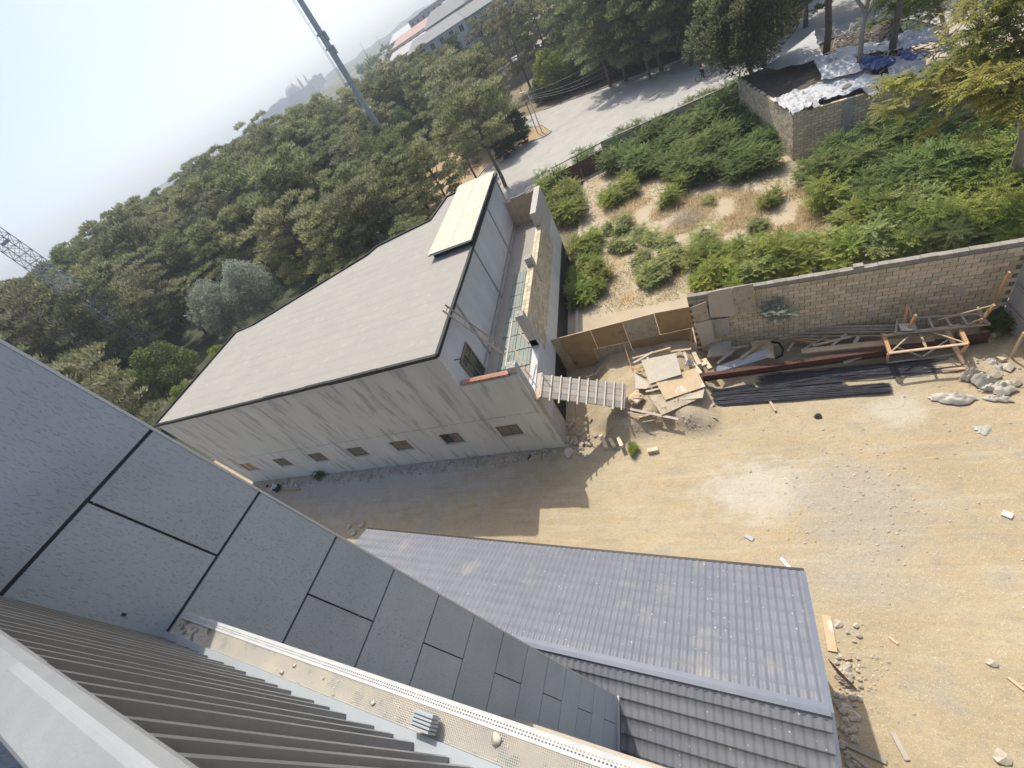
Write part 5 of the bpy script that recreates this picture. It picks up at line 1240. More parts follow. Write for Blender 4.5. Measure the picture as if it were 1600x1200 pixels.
for k, (px, py, s, lb) in enumerate([(1010, 95, (1.2, 1.2, .95), 'pine with low green crown left of the cyclist'), (1055, 78, (1.2, 1.2, .95), 'pine overhanging the street behind the cyclist'), (1100, 60, (1.2, 1.2, .9), 'pine at the end of the street right behind the cyclist'), (1150, 40, (1.2, 1.2, 1), 'pine standing beyond the street near the shed corner'), (1215, 10, (1.3, 1.3, 1.), 'pine behind the shed at the top of the picture'), (960, 60, (1.2, 1.2, 1.), 'tall pine at the back above the dusty trees')]):
    p = P(px, py); put(pines[k % 5 if k != 4 else 1], (p.x, p.y + 2), s, lb, crown_mat='pine_b')
for k, (px, py, z, s, lb) in enumerate([(1290, 88, 3., (1., 1., .95), 'thick-trunked pine growing through the shed heap'), (1392, 92, 3., (.9, .9, .9), 'straight trunked pine right of the thin bare tree')]):
    p = P(px, py, z); put(tallpine, (p.x, p.y), s, lb, z=z - .1, rz=k * 1.7 + .4)
for (px, py, tx, ty, tz, s, lb) in ((1206, 122, 1122, -50, 12, .95, 'pine leaning over the street from the shed corner, right of two trunks'), (1183, 124, 1085, -45, 12, .9, 'pine leaning over the street from the shed corner, left of two trunks')):
    a = P(px, py); b = P(tx, ty, tz); o = put(leanpine, (a.x, a.y), s, lb, z=0, rz=0); o.rotation_mode = 'QUATERNION'; o.rotation_quaternion = Vector((0, 0, 1)).rotation_difference((b - a).normalized())
for (px, py, s, lb) in ((1000, 40, .9, 'full low-crowned pine across the street, above the dusty trees'), (960, 50, .95, 'full low-crowned pine farther left across the street'), (900, 55, 1., 'full low-crowned pine behind the dusty trees'), (1075, 25, .9, 'full low-crowned pine across the street behind the cyclist')):
    a = P(px, py, 6.); put(pines[3] if px % 2 else pines[0], (a.x, max(a.y, 66.5)), s, lb, crown_mat='pine_b')
for (x, y, s, lb) in ((10, 63.5, .95, 'dark full pine across the street, behind the left shed trunks'), (15, 61.5, .95, 'dark full pine across the street, behind the thick shed trunk'), (20.5, 59.5, .95, 'dark full pine across the street, behind the forked tree'), (5.5, 68, 1., 'dark full pine across the street, straight behind the cyclist'), (12.5, 69, 1.1, 'rear dark pine between two others across the street'), (1, 70, 1., 'dark full pine at the far kerb left of the cyclist'), (-6, 74.5, 1., 'dark full pine at the far kerb above the long tree shadow')):
    put(pines[int(x) % 4], (x, y), (s * 1.05, s * 1.05, s), lb, crown_mat='pine_b')
# thin forked bare-stemmed tree in the shed
ft = thing('forked_tree', P(1342, 108, ZS), 'thin pale forked tree with bare stem standing on the tarpaulins', 'tree')
b = P(1342, 108, ZS); mb = MB(); u = Vector((0, 0, 1))
mb.tube([b, b + Vector((.0, 0, 2)), b + Vector((.1, 0, 3.1))], [.16, .13, .12], n=7); f_ = b + Vector((.1, 0, 3.1))
mb.tube([f_, f_ + Vector((-.9, .3, 1.6)), f_ + Vector((-1.2, .3, 3.6))], [.1, .08, .05], n=6); mb.tube([f_, f_ + Vector((.3, 0, 2)), f_ + Vector((.4, .2, 4.5))], [.11, .08, .05], n=6)
mb.tube([f_ - u * .3, f_ + Vector((1.3, 0, 1.3)), f_ + Vector((2.4, .2, 3.6))], [.07, .05, .03], n=6)
mb.build('trunk', M['bark_pale'], ft, smooth=True)
rs = np.random.default_rng(5); c = np.array([f_.x, f_.y, f_.z + 4.6]) + rs.normal(0, 1, (3000, 3)) * [1.6, 1.6, .8]
me = leaves_mesh('crown', c - np.array(org(ft)), unit(rs.normal(size=(3000, 3))), .25, .1, M['ail_bright']); o = bpy.data.objects.new('crown', me); C.objects.link(o); o.parent = ft

# ---- big ailanthus at the right edge
def big_ail(name, base, limbs, label, leafmat, seed, nf=26, fl=.75):
    t = thing(name, base, label, 'tree'); mb = MB(); rs = np.random.default_rng(seed); quads = []; tn = []
    for pts_, rad in limbs:
        mb.tube(pts_, rad, n=7)
    ends = []
    for pts_, rad in limbs:
        if rad[-1] < .09:
            pts_ = [Vector(p) for p in pts_]
            for seg_ in range(max(0, len(pts_) - 3), len(pts_) - 1):
                for f in np.linspace(.15, 1, 6): ends.append((pts_[seg_].lerp(pts_[seg_ + 1], f), (pts_[seg_ + 1] - pts_[seg_]).normalized()))
    for e, dv in ends:
        for s in range(2):
            tw = e + Vector(rs.normal(0, .55, 3)) + Vector((0, 0, .25)); mb.tube([e, tw], [.025, .012], n=4, cap=False); tt = rs.uniform(.15, .85)
            for k in range(nf // 2):
                a = rs.uniform(0, 6.28); el = rs.uniform(-.35, .75); q = frond_quads(rs, tw, (math.cos(a) * math.cos(el), math.sin(a) * math.cos(el), math.sin(el)), fl * rs.uniform(.6, 1.1), npair=8, ll=.17, lw=.065, droop=.7)
                quads += q; tn += [float(np.clip(tt + rs.normal(0, .2), 0, 1))] * len(q)
    mb.build('trunk', M['bark_pale'], t, smooth=True)
    v = np.array(quads).reshape(-1, 3) - np.array(org(t)); me = quads_mesh('crown', v, M[leafmat], tn); o = bpy.data.objects.new('crown', me); C.objects.link(o); o.parent = t
    return t
def PV(px, py, dist):  # point at horizontal distance
    return D(px, py, dist)
base = P(1575, 298)
Lm = [([base, PV(1592, 250, 27), PV(1600, 215, 26.5), PV(1598, 180, 26)], [.24, .2, .17, .14]),
      ([PV(1598, 180, 26), PV(1560, 165, 25.5), PV(1510, 152, 25.2), PV(1460, 150, 25), PV(1400, 163, 25)], [.12, .09, .07, .05, .03]),
      ([PV(1598, 185, 26), PV(1620, 130, 25), PV(1600, 95, 25), PV(1570, 80, 25)], [.12, .09, .07, .04]),
      ([PV(1560, 165, 25.5), PV(1540, 130, 25), PV(1520, 110, 25), PV(1500, 125, 25)], [.07, .06, .05, .03]),
      ([PV(1620, 130, 25), PV(1590, 60, 25), PV(1560, 20, 25), PV(1520, 5, 25)], [.09, .07, .05, .03]),
      ([PV(1600, 180, 26), PV(1590, 150, 24), PV(1580, 140, 23.5), PV(1560, 130, 23)], [.07, .06, .05, .03]),
      ([PV(1600, 200, 26), PV(1625, 170, 24), PV(1600, 150, 23.5), PV(1590, 165, 23)], [.07, .06, .05, .03])]
big_ail('ailanthus_tree', base, Lm, 'tall yellow-green tree with feathery leaves leaning in at the right edge', 'ail_gold', 3)
b2 = P(1480, 60)
Lm = [([b2, PV(1470, 20, 46), PV(1455, -10, 46), PV(1440, -30, 46)], [.16, .12, .1, .08]), ([PV(1455, -10, 46), PV(1430, 0, 45), PV(1400, 8, 45), PV(1370, 10, 44)], [.08, .06, .05, .03]), ([PV(1470, 20, 46), PV(1450, 15, 45), PV(1430, 20, 44), PV(1410, 28, 44)], [.07, .05, .04, .03]), ([PV(1460, 0, 46), PV(1500, -10, 44), PV(1540, -5, 43), PV(1560, 5, 42)], [.07, .05, .04, .03])]
big_ail('ailanthus_tree', b2, Lm, 'smaller bright green tree with feathery leaves behind the right end of the shed', 'ail_bright', 4)

# ---- shrubs of the lot, patch by patch
def scatter(poly, n, protos, s0, s1, label, group, mind=.9, crown=None):
    xs_ = [q[0] for q in poly]; ys_ = [q[1] for q in poly]; got = []; tries = 0
    wp = [P(*q) for q in poly]; wpoly = [(p.x, p.y) for p in wp]; x0, x1 = min(p[0] for p in wpoly), max(p[0] for p in wpoly); y0, y1 = min(p[1] for p in wpoly), max(p[1] for p in wpoly)
    while len(got) < n and tries < n * 60:
        tries += 1; x, y = random.uniform(x0, x1), random.uniform(y0, y1)
        if not inpoly(x, y, wpoly) or any((x - a) ** 2 + (y - b) ** 2 < mind ** 2 for a, b in got): continue
        got.append((x, y)); s = random.uniform(s0, s1); put(random.choice(protos), (x, y), (s, s, s * random.uniform(.85, 1.15)), label, group, z=.0, crown_mat=crown)
    return got
tot = 0
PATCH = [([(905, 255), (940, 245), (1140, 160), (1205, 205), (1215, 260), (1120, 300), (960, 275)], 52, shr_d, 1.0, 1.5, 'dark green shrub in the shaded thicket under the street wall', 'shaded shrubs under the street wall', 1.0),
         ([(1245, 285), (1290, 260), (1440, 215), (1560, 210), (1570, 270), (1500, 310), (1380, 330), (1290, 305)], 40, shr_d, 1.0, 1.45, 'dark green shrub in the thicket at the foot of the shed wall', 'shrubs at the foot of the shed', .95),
         ([(1325, 330), (1420, 315), (1600, 280), (1660, 300), (1650, 375), (1480, 395), (1400, 405), (1330, 370)], 60, shr_b + shr_p, .9, 1.35, 'light green shrub in the bright thicket at the right of the lot', 'bright shrubs at the right', .85),
         ([(1085, 410), (1180, 390), (1290, 385), (1330, 400), (1300, 420), (1180, 440), (1090, 460)], 26, shr_b + shr_p, .8, 1.15, 'bright green shrub in the band just behind the yard wall', 'shrubs behind the yard wall', .8),
         ([(900, 385), (930, 370), (945, 400), (940, 470), (915, 500), (905, 470)], 15, shr_b, .75, 1.05, 'green shrub in the narrow strip beside the tarred trench', 'shrubs beside the trench', .75),
         ([(850, 300), (885, 285), (915, 310), (900, 365), (870, 350)], 12, shr_b, 1.1, 1.5, 'glossy green shrub in the clump between gate and end pier', 'shrubs between gate and building', .8),
         ([(990, 405), (1050, 395), (1055, 440), (1010, 450)], 6, shr_p, .9, 1.15, 'shrub of the round clump standing alone on pale gravel', 'round clump on gravel', .7),
         ([(935, 300), (985, 290), (990, 320), (940, 325)], 6, shr_b, .85, 1.15, 'green shrub in the clump just below the street gate', 'clump below the gate', .8),
         ([(950, 360), (1000, 350), (1010, 385), (960, 395)], 6, shr_p, .6, .9, 'pale low shrub left of the dry brown patch', 'pale shrubs left of the dry patch', .8)]
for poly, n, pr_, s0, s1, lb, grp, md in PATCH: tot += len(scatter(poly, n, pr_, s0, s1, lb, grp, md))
for (px, py, s, pr_, lb) in [(1045, 322, 1.0, shr_b[0], 'upright green shrub at the left of the dry patch'), (1060, 305, .9, shr_b[2], 'shrub behind the upright one on the dry patch'), (1205, 320, .9, shr_b[1], 'isolated green shrub right on the dry brown patch'), (1285, 335, 1.2, shr_b[2], 'tall green shrub at the right rim of the dry patch'), (1100, 385, 1.05, shr_p[0], 'grey-green shrub in the middle of the dry patch'), (1185, 360, .7, shr_p[1], 'small pale shrub in the centre of the dry grass'), (1405, 370, .9, shr_y, 'bright yellow shrub among the light green ones'), (1312, 400, .7, shr_y, 'small yellow-green shrub behind the yard wall'), (1490, 255, 1., shr_y, 'yellow-green shrub in the shade below the shed wall'), (1345, 350, 1.2, shr_b[0], 'large shrub left of the bright yellow one'), (1020, 380, .8, shr_p[0], 'pale shrub above the round gravel clump'), (1110, 320, .6, shr_p[1], 'tiny pale shrub among dry twigs')]:
    p = P(px, py); put(pr_, (p.x, p.y), s, lb, z=0)
# shrub growing out of the yard wall, weeds
p = onwall(1213, 480, .25); put(shr_p[1], (p.x, p.y), .75, 'grey-green shrub growing out of the face of the block wall', z=p.z - .5, crown_mat='olive_leaf')
p = P(990, 705); put(shr_b[1], (p.x, p.y), .32, 'small green weed alone on the sand below the earth bank', z=.05)
p = P(1556, 512); put(shr_d[0], (p.x - .2, p.y - .3), .5, 'dark weed in the corner of block wall and panels', z=.2)
p = P(505, 742); put(shr_d[1], (p.x, 11.9), .45, 'dark creeping weed at the foot of the rendered wall', z=.05)
# dry grass and twigs (stuff)
def blades(poly, n, h, name, label, m_='dry_grass', zb=.05):
    wp = [P(*q) for q in poly]; wpoly = [(p.x, p.y) for p in wp]; x0, x1 = min(p[0] for p in wpoly), max(p[0] for p in wpoly); y0, y1 = min(p[1] for p in wpoly), max(p[1] for p in wpoly)
    c = []; 
    while len(c) < n:
        x, y = random.uniform(x0, x1), random.uniform(y0, y1)
        if not inpoly(x, y, wpoly): continue
        if vnoise(np.array([x * .7]), np.array([y * .7]))[0] < random.uniform(-.25, .2): continue
        c.append((x, y, zb))
    c = np.array(c); d = unit(rng.normal(0, .9, (n, 3)) + [0, 0, .8]); me = leaves_mesh(name, c, d, rng.uniform(.4, 1.3, n) * h, .035, M[m_]); o = bpy.data.objects.new(name, me); C.objects.link(o); o['kind'] = 'stuff'; o['label'] = label
blades([(930, 320), (1080, 300), (1260, 300), (1330, 340), (1290, 385), (1150, 380), (1050, 400), (960, 350)], 26000, .38, 'dry_grass', 'dry tan grass over the middle of the overgrown lot')
blades([(950, 400), (1080, 400), (1060, 470), (950, 490)], 2500, .2, 'sparse_dry_grass', 'thin dry grass on the pale gravel of the lot')
blades([(880, 270), (1200, 200), (1600, 220), (1640, 380), (1100, 460), (900, 500), (850, 320)], 16000, .3, 'green_weeds', 'low green weeds between the shrubs of the lot', 'ail_pale')
tw = MB()
for k in range(160):
    p = P(random.gauss(1075, 10), random.gauss(345, 6)); a_ = random.uniform(0, 6.28); L_ = random.uniform(.3, .9); tw.beam(p + Vector((0, 0, .1)), p + Vector((math.cos(a_) * L_, math.sin(a_) * L_, random.uniform(0.1, .4))), .02, .02)
tw.build('twig_heap', M['wood_grey'], kind='stuff')['label'] = 'heap of grey dead twigs left of the dry patch'
for r_ in PROT:
    for ch in list(r_.children): bpy.data.objects.remove(ch)
    bpy.data.objects.remove(r_)

# =================================================================== MASTS, LAMPS, WIRES
ms = thing('mast', D(577, 175, 62), 'tall grey tubular mast with cable ladder rising out of the wood', 'mast')
p0 = D(577, 175, 84); p0 = Vector((p0.x, p0.y, 0)); ms.location = p0; ORG[ms.name] = p0.copy()
base = gzt(p0.x, p0.y); zt = 44
mb = MB(); mb.tube([(p0.x, p0.y, base), (p0.x, p0.y, 22), (p0.x, p0.y, zt)], [.55, .46, .3], n=14); mb.build('pole', M['mast'], ms, smooth=True)
for z in (12.8, 17, 21.5, 23.3, 29, 35): mb = MB(); mb.tube([(p0.x, p0.y, z), (p0.x, p0.y, z + .22)], .92 - z * .01, n=14); mb.build('flange', M['mast'], ms)
mb = MB(); ox = -1.15
for k in (0, .35): mb.tube([(p0.x + ox, p0.y - .2 + k, base + 2), (p0.x + ox * .7, p0.y - .2 + k, zt)], .03, n=4)
for z in np.arange(3, zt, .45): f = z / zt; mb.tube([(p0.x + ox * (1 - .3 * f), p0.y - .2, z), (p0.x + ox * (1 - .3 * f), p0.y + .15, z)], .02, n=4)
for z in np.arange(4, zt, 3.): f = z / zt; mb.tube([(p0.x + ox * (1 - .3 * f), p0.y, z), (p0.x, p0.y, z)], .03, n=4)
mb.build('cable_ladder', M['mast'], ms)
for (z, s_) in ((22.3, 1), (20.6, 1), (34, 1)):
    mb = MB(); mb.box(p0.x + .5, p0.x + .8, p0.y - .2, p0.y + .1, z, z + 1.1); mb.build('equipment_box', M['mast'], ms)
    
lt = D(180, 500, 78); b0 = gzt(lt.x, lt.y); lat = thing('lattice_tower', (lt.x, lt.y, b0), 'grey steel lattice tower leaning across the left side of the sky', 'tower')
top = 48; legs = []
def lw_(z): return 2.0 - 1.0 * (z - b0) / (top - b0)
mb_l = []
for i in range(4):
    sx_, sy_ = [(-1, -1), (1, -1), (1, 1), (-1, 1)][i]; mb = MB(); mb.tube([(lt.x + sx_ * lw_(b0) / 2, lt.y + sy_ * lw_(b0) / 2, b0), (lt.x + sx_ * lw_(top) / 2, lt.y + sy_ * lw_(top) / 2, top)], .055, n=5); mb.build('leg', M['lattice'], lat)
mb = MB(); z = b0; 
while z < top - 1.4:
    h_ = 1.1; w0, w1 = lw_(z) / 2, lw_(z + h_) / 2
    cs0 = [(-1, -1), (1, -1), (1, 1), (-1, 1)]
    for i in range(4):
        a, b = cs0[i], cs0[(i + 1) % 4]
        mb.tube([(lt.x + a[0] * w0, lt.y + a[1] * w0, z), (lt.x + b[0] * w1, lt.y + b[1] * w1, z + h_)], .028, n=4, cap=False)
        mb.tube([(lt.x + b[0] * w0, lt.y + b[1] * w0, z), (lt.x + a[0] * w1, lt.y + a[1] * w1, z + h_)], .028, n=4, cap=False)
        mb.tube([(lt.x + a[0] * w0, lt.y + a[1] * w0, z), (lt.x + b[0] * w0, lt.y + b[1] * w0, z)], .028, n=4, cap=False)
    z += h_
mb.build('bracing', M['lattice'], lat)
mb = MB(); mb.box(lt.x - 1, lt.x + 1, lt.y - .1, lt.y + .1, 22.5, 22.8); mb.build('platform', M['lattice'], lat)
def lamp(foot, head, label, zf=0., off=(.4, 0)):
    a = P(*foot, zf); v = wd(*head)
    # height where the vertical above the foot meets the head's ray (closest)
    s = math.hypot(a.x, a.y) / math.hypot(v[0], v[1]); zt = H + v[2] * s
    t = thing('street_lamp', a, label, 'street lamp'); mb = MB(); mb.tube([a, (a.x, a.y, zt * .6), (a.x, a.y, zt)], [.09, .07, .05], n=7); mb.build('pole', M['lamp_pole'], t)
    mb = MB(); mb.beam((a.x, a.y, zt), (a.x + off[0], a.y + off[1], zt + .1), .05, .05); mb.beam((a.x + off[0] * .7, a.y + off[1] * .7, zt + .12), (a.x + off[0] * 1.7, a.y + off[1] * 1.7, zt + .16), .22, .1); mb.build('lamp_head', M['white'], t)
    return a, zt
lamp((726, 296), (695, 241), 'street lamp behind the pale bulkhead roof', off=(-.3, .2))
l1_ = lamp((847, 207), (823, 143), 'street lamp with wires at the tip of the sandy island', off=(-.6, .1))
lamp((422, 490), (398, 434), 'white headed lamp among the olive trees behind the roof', off=(-.5, -.1))
for (q, z) in (((841, 207), 0), ((836, 205), 0)):
    pass
t = thing('utility_post', P(840, 208), 'thin dark post beside the lamp at the island tip', 'post'); a = P(840, 208); mb = MB(); mb.tube([a, (a.x, a.y, 6.2)], .06, n=6); mb.build('pole', M['bark'], t)
lp, lzt = l1_
for k, (zz, q, lb) in enumerate(((lzt - .2, (962, 75), 'top overhead wire from the island lamp into the trees'), (lzt - .6, (955, 98), 'upper of the lower three overhead wires'), (lzt - .8, (955, 108), 'middle of the lower three overhead wires'), (lzt - 1.0, (955, 114), 'lowest overhead wire from the island lamp'))):
    e = D(*q, 72); mb = MB(); a = Vector((lp.x, lp.y, zz)); o_ = a.copy()
    mb.tube([a.lerp(e, f) - Vector((0, 0, .5 * math.sin(math.pi * f))) - o_ for f in np.linspace(0, 1, 9)], .02, n=4); o = mb.build('overhead_wire', M['wire']); o.location = o_; tag(o, lb, 'wire')

# =================================================================== TOWN BEHIND
def house(px, py, dist, w, d, h, rot, wallc, roofc, label, roof='gable', wins=True, cat='house', name='house', storeys=2, rh=1.8):
    top = D(px, py, dist); z0 = gzt(top.x, top.y) - 1; h_ = top.z - z0
    t = thing(name, (top.x, top.y, z0), label, cat)
    k = str(wallc); 
    if 'w' + k not in M: M['w' + k] = mat('house_wall', wallc, tuple(c * .88 for c in wallc), scale=.4, rough=.9)
    k2 = str(roofc)
    if 'r' + k2 not in M: M['r' + k2] = mat('house_roof', roofc, tuple(c * .85 for c in roofc), scale=.6, rough=.7)
    ca, sa = math.cos(rot), math.sin(rot)
    def T(x, y, z): return (top.x + x * ca - y * sa, top.y + x * sa + y * ca, z0 + z)
    def bx(mb, x0, x1, y0, y1, z0_, z1_):
        mb.hexa([T(x0, y0, z0_), T(x1, y0, z0_), T(x1, y1, z0_), T(x0, y1, z0_), T(x0, y0, z1_), T(x1, y0, z1_), T(x1, y1, z1_), T(x0, y1, z1_)])
    mb = MB(); bx(mb, -w / 2, w / 2, -d / 2, d / 2, 0, h_); mb.build('wall', M['w' + k], t)
    mb = MB()
    if roof == 'gable':
        n = len(mb.v); e = .4
        mb.v += [T(-w / 2 - e, -d / 2 - e, h_), T(w / 2 + e, -d / 2 - e, h_), T(w / 2 + e, d / 2 + e, h_), T(-w / 2 - e, d / 2 + e, h_), T(-w / 2 + d * .25, 0, h_ + rh), T(w / 2 - d * .25, 0, h_ + rh)]
        mb.f += [(n, n + 1, n + 5, n + 4), (n + 1, n + 2, n + 5), (n + 2, n + 3, n + 4, n + 5), (n + 3, n, n + 4), (n + 3, n + 2, n + 1, n)]; mb.tint += [.5] * 5
    else: bx(mb, -w / 2 - .2, w / 2 + .2, -d / 2 - .2, d / 2 + .2, h_ + .01, h_ + .4)
    mb.build('roof', M['r' + k2], t)
    if wins:
        nw_ = max(2, int(w / 3)); nst = max(1, min(storeys, int(h_ / 3)))
        for s in range(nst):
            for i in range(nw_):
                x = -w / 2 + w * (i + .5) / nw_; zz = h_ - 1.3 - s * 3.1
                mb = MB(); bx(mb, x - .65, x + .65, -d / 2 - .06, -d / 2 - .005, zz - .8, zz + .7); f = mb.build('window', M['white'], t)
                for sg in (-1, 1):
                    mb = MB(); bx(mb, x + (.04 if sg > 0 else -.58), x + (.58 if sg > 0 else -.04), -d / 2 - .08, -d / 2 - .062, zz - .72, zz + .62); mb.build('pane', M['glass'], f)
    return t
tr_ = -.25
house(735, 22, 150, 24, 11, 8, .1, (.34, .4, .32), (.2, .21, .21), 'long green house with white windows above the pine grove', rh=2)
house(696, 84, 150, 10, 8, 6, .3, (.62, .62, .6), (.3, .15, .11), 'white house with red tiled roof behind the pines', rh=3)
house(684, 55, 150, 18, 8, 5, .1, (.6, .58, .54), (.25, .26, .27), 'pale house with white sheet roof left of the red tiled one', rh=2)
house(612, 150, 165, 8, 6, 3, .3, (.6, .6, .58), (.55, .58, .6), 'small hut with shiny white roof in front of the dark pines', wins=False, rh=1)
house(700, 22, 190, 16, 10, 6, 0, (.4, .37, .31), (.25, .26, .27), 'beige house with grey hipped roof above the green house', rh=3)
house(660, 45, 215, 26, 10, 6, .1, (.58, .55, .5), (.48, .3, .25), 'row house with dull pink roof left of the green house', rh=2)
house(673, 12, 270, 24, 14, 9, .3, (.5, .46, .45), (.45, .44, .44), 'block of stepped grey-pink flats on the skyline', roof='flat', storeys=3, cat='flats')
house(690, -2, 300, 26, 14, 9, .2, (.52, .48, .46), (.5, .5, .5), 'tall pale flats at the top of the town skyline', roof='flat', storeys=4, cat='flats')
house(645, 75, 200, 20, 9, 6, .1, (.6, .57, .52), (.5, .48, .46), 'low pale house with grey roof in the middle of the town', rh=2)
house(625, 95, 230, 18, 9, 6, 0, (.56, .52, .47), (.5, .42, .36), 'brownish house left in the town below the skyline trees', rh=2)
house(600, 118, 260, 18, 9, 6, 0, (.6, .56, .5), (.42, .36, .33), 'small cream house behind the mast at the town edge', rh=2)
house(575, 130, 300, 20, 12, 6, .2, (.55, .54, .53), (.5, .5, .52), 'grey low house just right of the mast', rh=2)
house(640, 48, 330, 26, 12, 8, .2, (.58, .55, .52), (.6, .6, .6), 'white roofed house on the rising skyline of the town', rh=3)
house(715, 5, 240, 16, 9, 6, .2, (.5, .5, .48), (.35, .45, .55), 'house with a blue-grey roof at the top edge of the town', rh=3)
house(845, 72, 118, 30, 8, 3, .05, (.4, .38, .34), (.3, .3, .3), 'low walled building hidden behind the pine grove', roof='flat', wins=False)
for i in range(46):
    px = random.uniform(585, 700); base_y = 493 - .6804 * px
    dist = random.uniform(260, 700); 
    # sit on the hillside: choose height from terrain
    v = wd(px, base_y); az = math.atan2(v[1], v[0]); x, y = dist * math.cos(az), dist * math.sin(az); zz = gzt(x, y) + random.uniform(4, 9)
    pr = proj((x, y, zz)); w_h = random.uniform(12, 26)
    c = random.choice([(.42, .39, .34), (.35, .33, .3), (.45, .43, .4), (.36, .31, .26)]); r_ = random.choice([(.24, .24, .24), (.3, .19, .15), (.32, .32, .32), (.2, .18, .17)])
    house(pr[0], pr[1], dist, w_h, 9, 6, random.uniform(-.3, .3), c, r_, 'small pale house on the hazy hillside of the town', roof=random.choice(['gable', 'flat']), storeys=1, rh=2, wins=dist < 400)['group'] = 'hillside houses of the town'
# town trees
def far_tree(px, dist, h, label, group, m_='dusty_leaf', dz=0):
    base_y = 493 - .6804 * px; v = wd(px, base_y); az = math.atan2(v[1], v[0]); x, y = dist * math.cos(az), dist * math.sin(az); z = gzt(x, y)
    t = thing('town_tree', (x, y, z), label, 'tree', group); rs = np.random.default_rng(int(px * 7 + dist)); mb = MB(); mb.tube([(x, y, z - .5), (x, y, z + h * .5)], [.3, .15], n=5); mb.build('trunk', M['bark'], t)
    c = unit(rs.normal(size=(500, 3))) * rs.uniform(.4, 1, (500, 1)) * [h * .42, h * .42, h * .38] + [0, 0, h * .6]; me = leaves_mesh('crown', c, unit(rs.normal(size=(500, 3))), h * .16, h * .09, M[m_]); o = bpy.data.objects.new('crown', me); C.objects.link(o); o.parent = t
for i in range(34): far_tree(random.uniform(560, 720), random.uniform(140, 520), random.uniform(7, 12), 'green tree between the houses of the town', 'trees between the town houses', random.choice(['dusty_leaf', 'hedge_leaf', 'fresh_leaf']))
for i in range(30): far_tree(random.uniform(-20, 560), random.uniform(150, 260), random.uniform(9, 13), 'far tree on the skyline beyond the wood', 'far trees on the skyline beyond the wood', random.choice(['dusty_leaf', 'hedge_leaf', 'pine_a']))
# two town masts
for px, dist, h, lb in ((580, 420, 19, 'thin far radio mast left of the town hill'), (602, 420, 17, 'thin far radio mast right of the first one')):
    v = wd(px, 493 - .6804 * px); az = math.atan2(v[1], v[0]); x, y = dist * math.cos(az), dist * math.sin(az); t = thing('radio_mast', (x, y, gzt(x, y)), lb, 'mast'); mb = MB(); mb.tube([(x, y, gzt(x, y)), (x, y, gzt(x, y) + h)], [.45, .1], n=5); mb.build('pole', M['lattice'], t)
# mosque with minarets and tower blocks far off
mq = D(470, 160, 1100); z0 = gzt(mq.x, mq.y); mo = thing('domed_hall', (mq.x, mq.y, z0), 'hazy domed hall with four minarets on the far skyline', 'building')
M['far'] = mat('far_stone', (.5, .47, .44), rough=.9)
mb = MB(); mb.box(mq.x - 30, mq.x + 30, mq.y - 25, mq.y + 25, z0, 44); mb.build('hall', M['far'], mo)
dm = bmesh.new(); bmesh.ops.create_uvsphere(dm, u_segments=20, v_segments=12, radius=17); me = bpy.data.meshes.new('dome'); dm.to_mesh(me); dm.free(); me.materials.append(M['far']); o = bpy.data.objects.new('dome', me); C.objects.link(o); o.parent = mo; o.location = (0, 0, 44 - z0)
for px, py in ((453, 127), (462, 119), (464, 124), (472, 115)):
    q = D(px, py, 1080 + (px % 3) * 20); mb = MB(); mb.tube([(q.x, q.y, z0), (q.x, q.y, q.z - 9), (q.x, q.y, q.z - 8), (q.x, q.y, q.z)], [2.6, 2.1, 1.6, .3], n=8); mb.build('minaret', M['far'], mo)
def tower(px, py, dist, w, label):
    q = D(px, py, dist); z0 = gzt(q.x, q.y) - 3; t = thing('tower_block', (q.x, q.y, z0), label, 'tower block'); mb = MB(); mb.box(q.x - w / 2, q.x + w / 2, q.y - w / 2, q.y + w / 2, z0, q.z); mb.build('wall', M['far'], t)
    mb = MB(); mb.box(q.x - w / 6, q.x + w / 6, q.y - w / 6, q.y + w / 6, q.z, q.z + 3); mb.build('roof_house', M['far'], t)
tower(492, 120, 1150, 22, 'pale tower block right of the minarets'); tower(484, 130, 1100, 18, 'lower block between minarets and the tower block')
for i, (px, py, w) in enumerate([(398, 195, 40), (388, 202, 20), (430, 165, 50), (440, 157, 30), (412, 185, 45), (292, 284, 30), (280, 292, 40), (262, 302, 30), (375, 215, 40), (160, 362, 20)]):
    tower(px, py, 1000 + i * 40 if i < 9 else 260, w if i < 9 else 6, ['flat-topped block at the left of the far ridge', 'low block left of the flat-topped one', 'wide block below the minarets', 'block touching the domed hall on its left', 'broad block in the middle of the far ridge', 'pale block above the wood left of the ridge', 'second pale block above the wood on the left', 'small pale block furthest left above the wood', 'block at the start of the far ridge', 'grey hut roof poking over the wood at the left'][i])
# far ridge
th = np.linspace(math.atan2(*reversed(wd(-300, 700)[:2])), math.atan2(*reversed(wd(760, 0)[:2])), 160); rr = np.array([900, 1100, 1400, 2200])
M['ridge'] = mat('far_ridge', (.09, .1, .07), (.16, .16, .12), scale=.02, rough=1)
T_, R_ = np.meshgrid(th, rr); hz = np.array([0., 30., 46., 20.])[:, None] + 10 * vnoise(T_ * 18, R_ * .01) + 5 * vnoise(T_ * 60, R_ * .01)
tag(grid_obj('far_ridge', R_ * np.cos(T_), R_ * np.sin(T_), hz, M['ridge']), kind='structure')

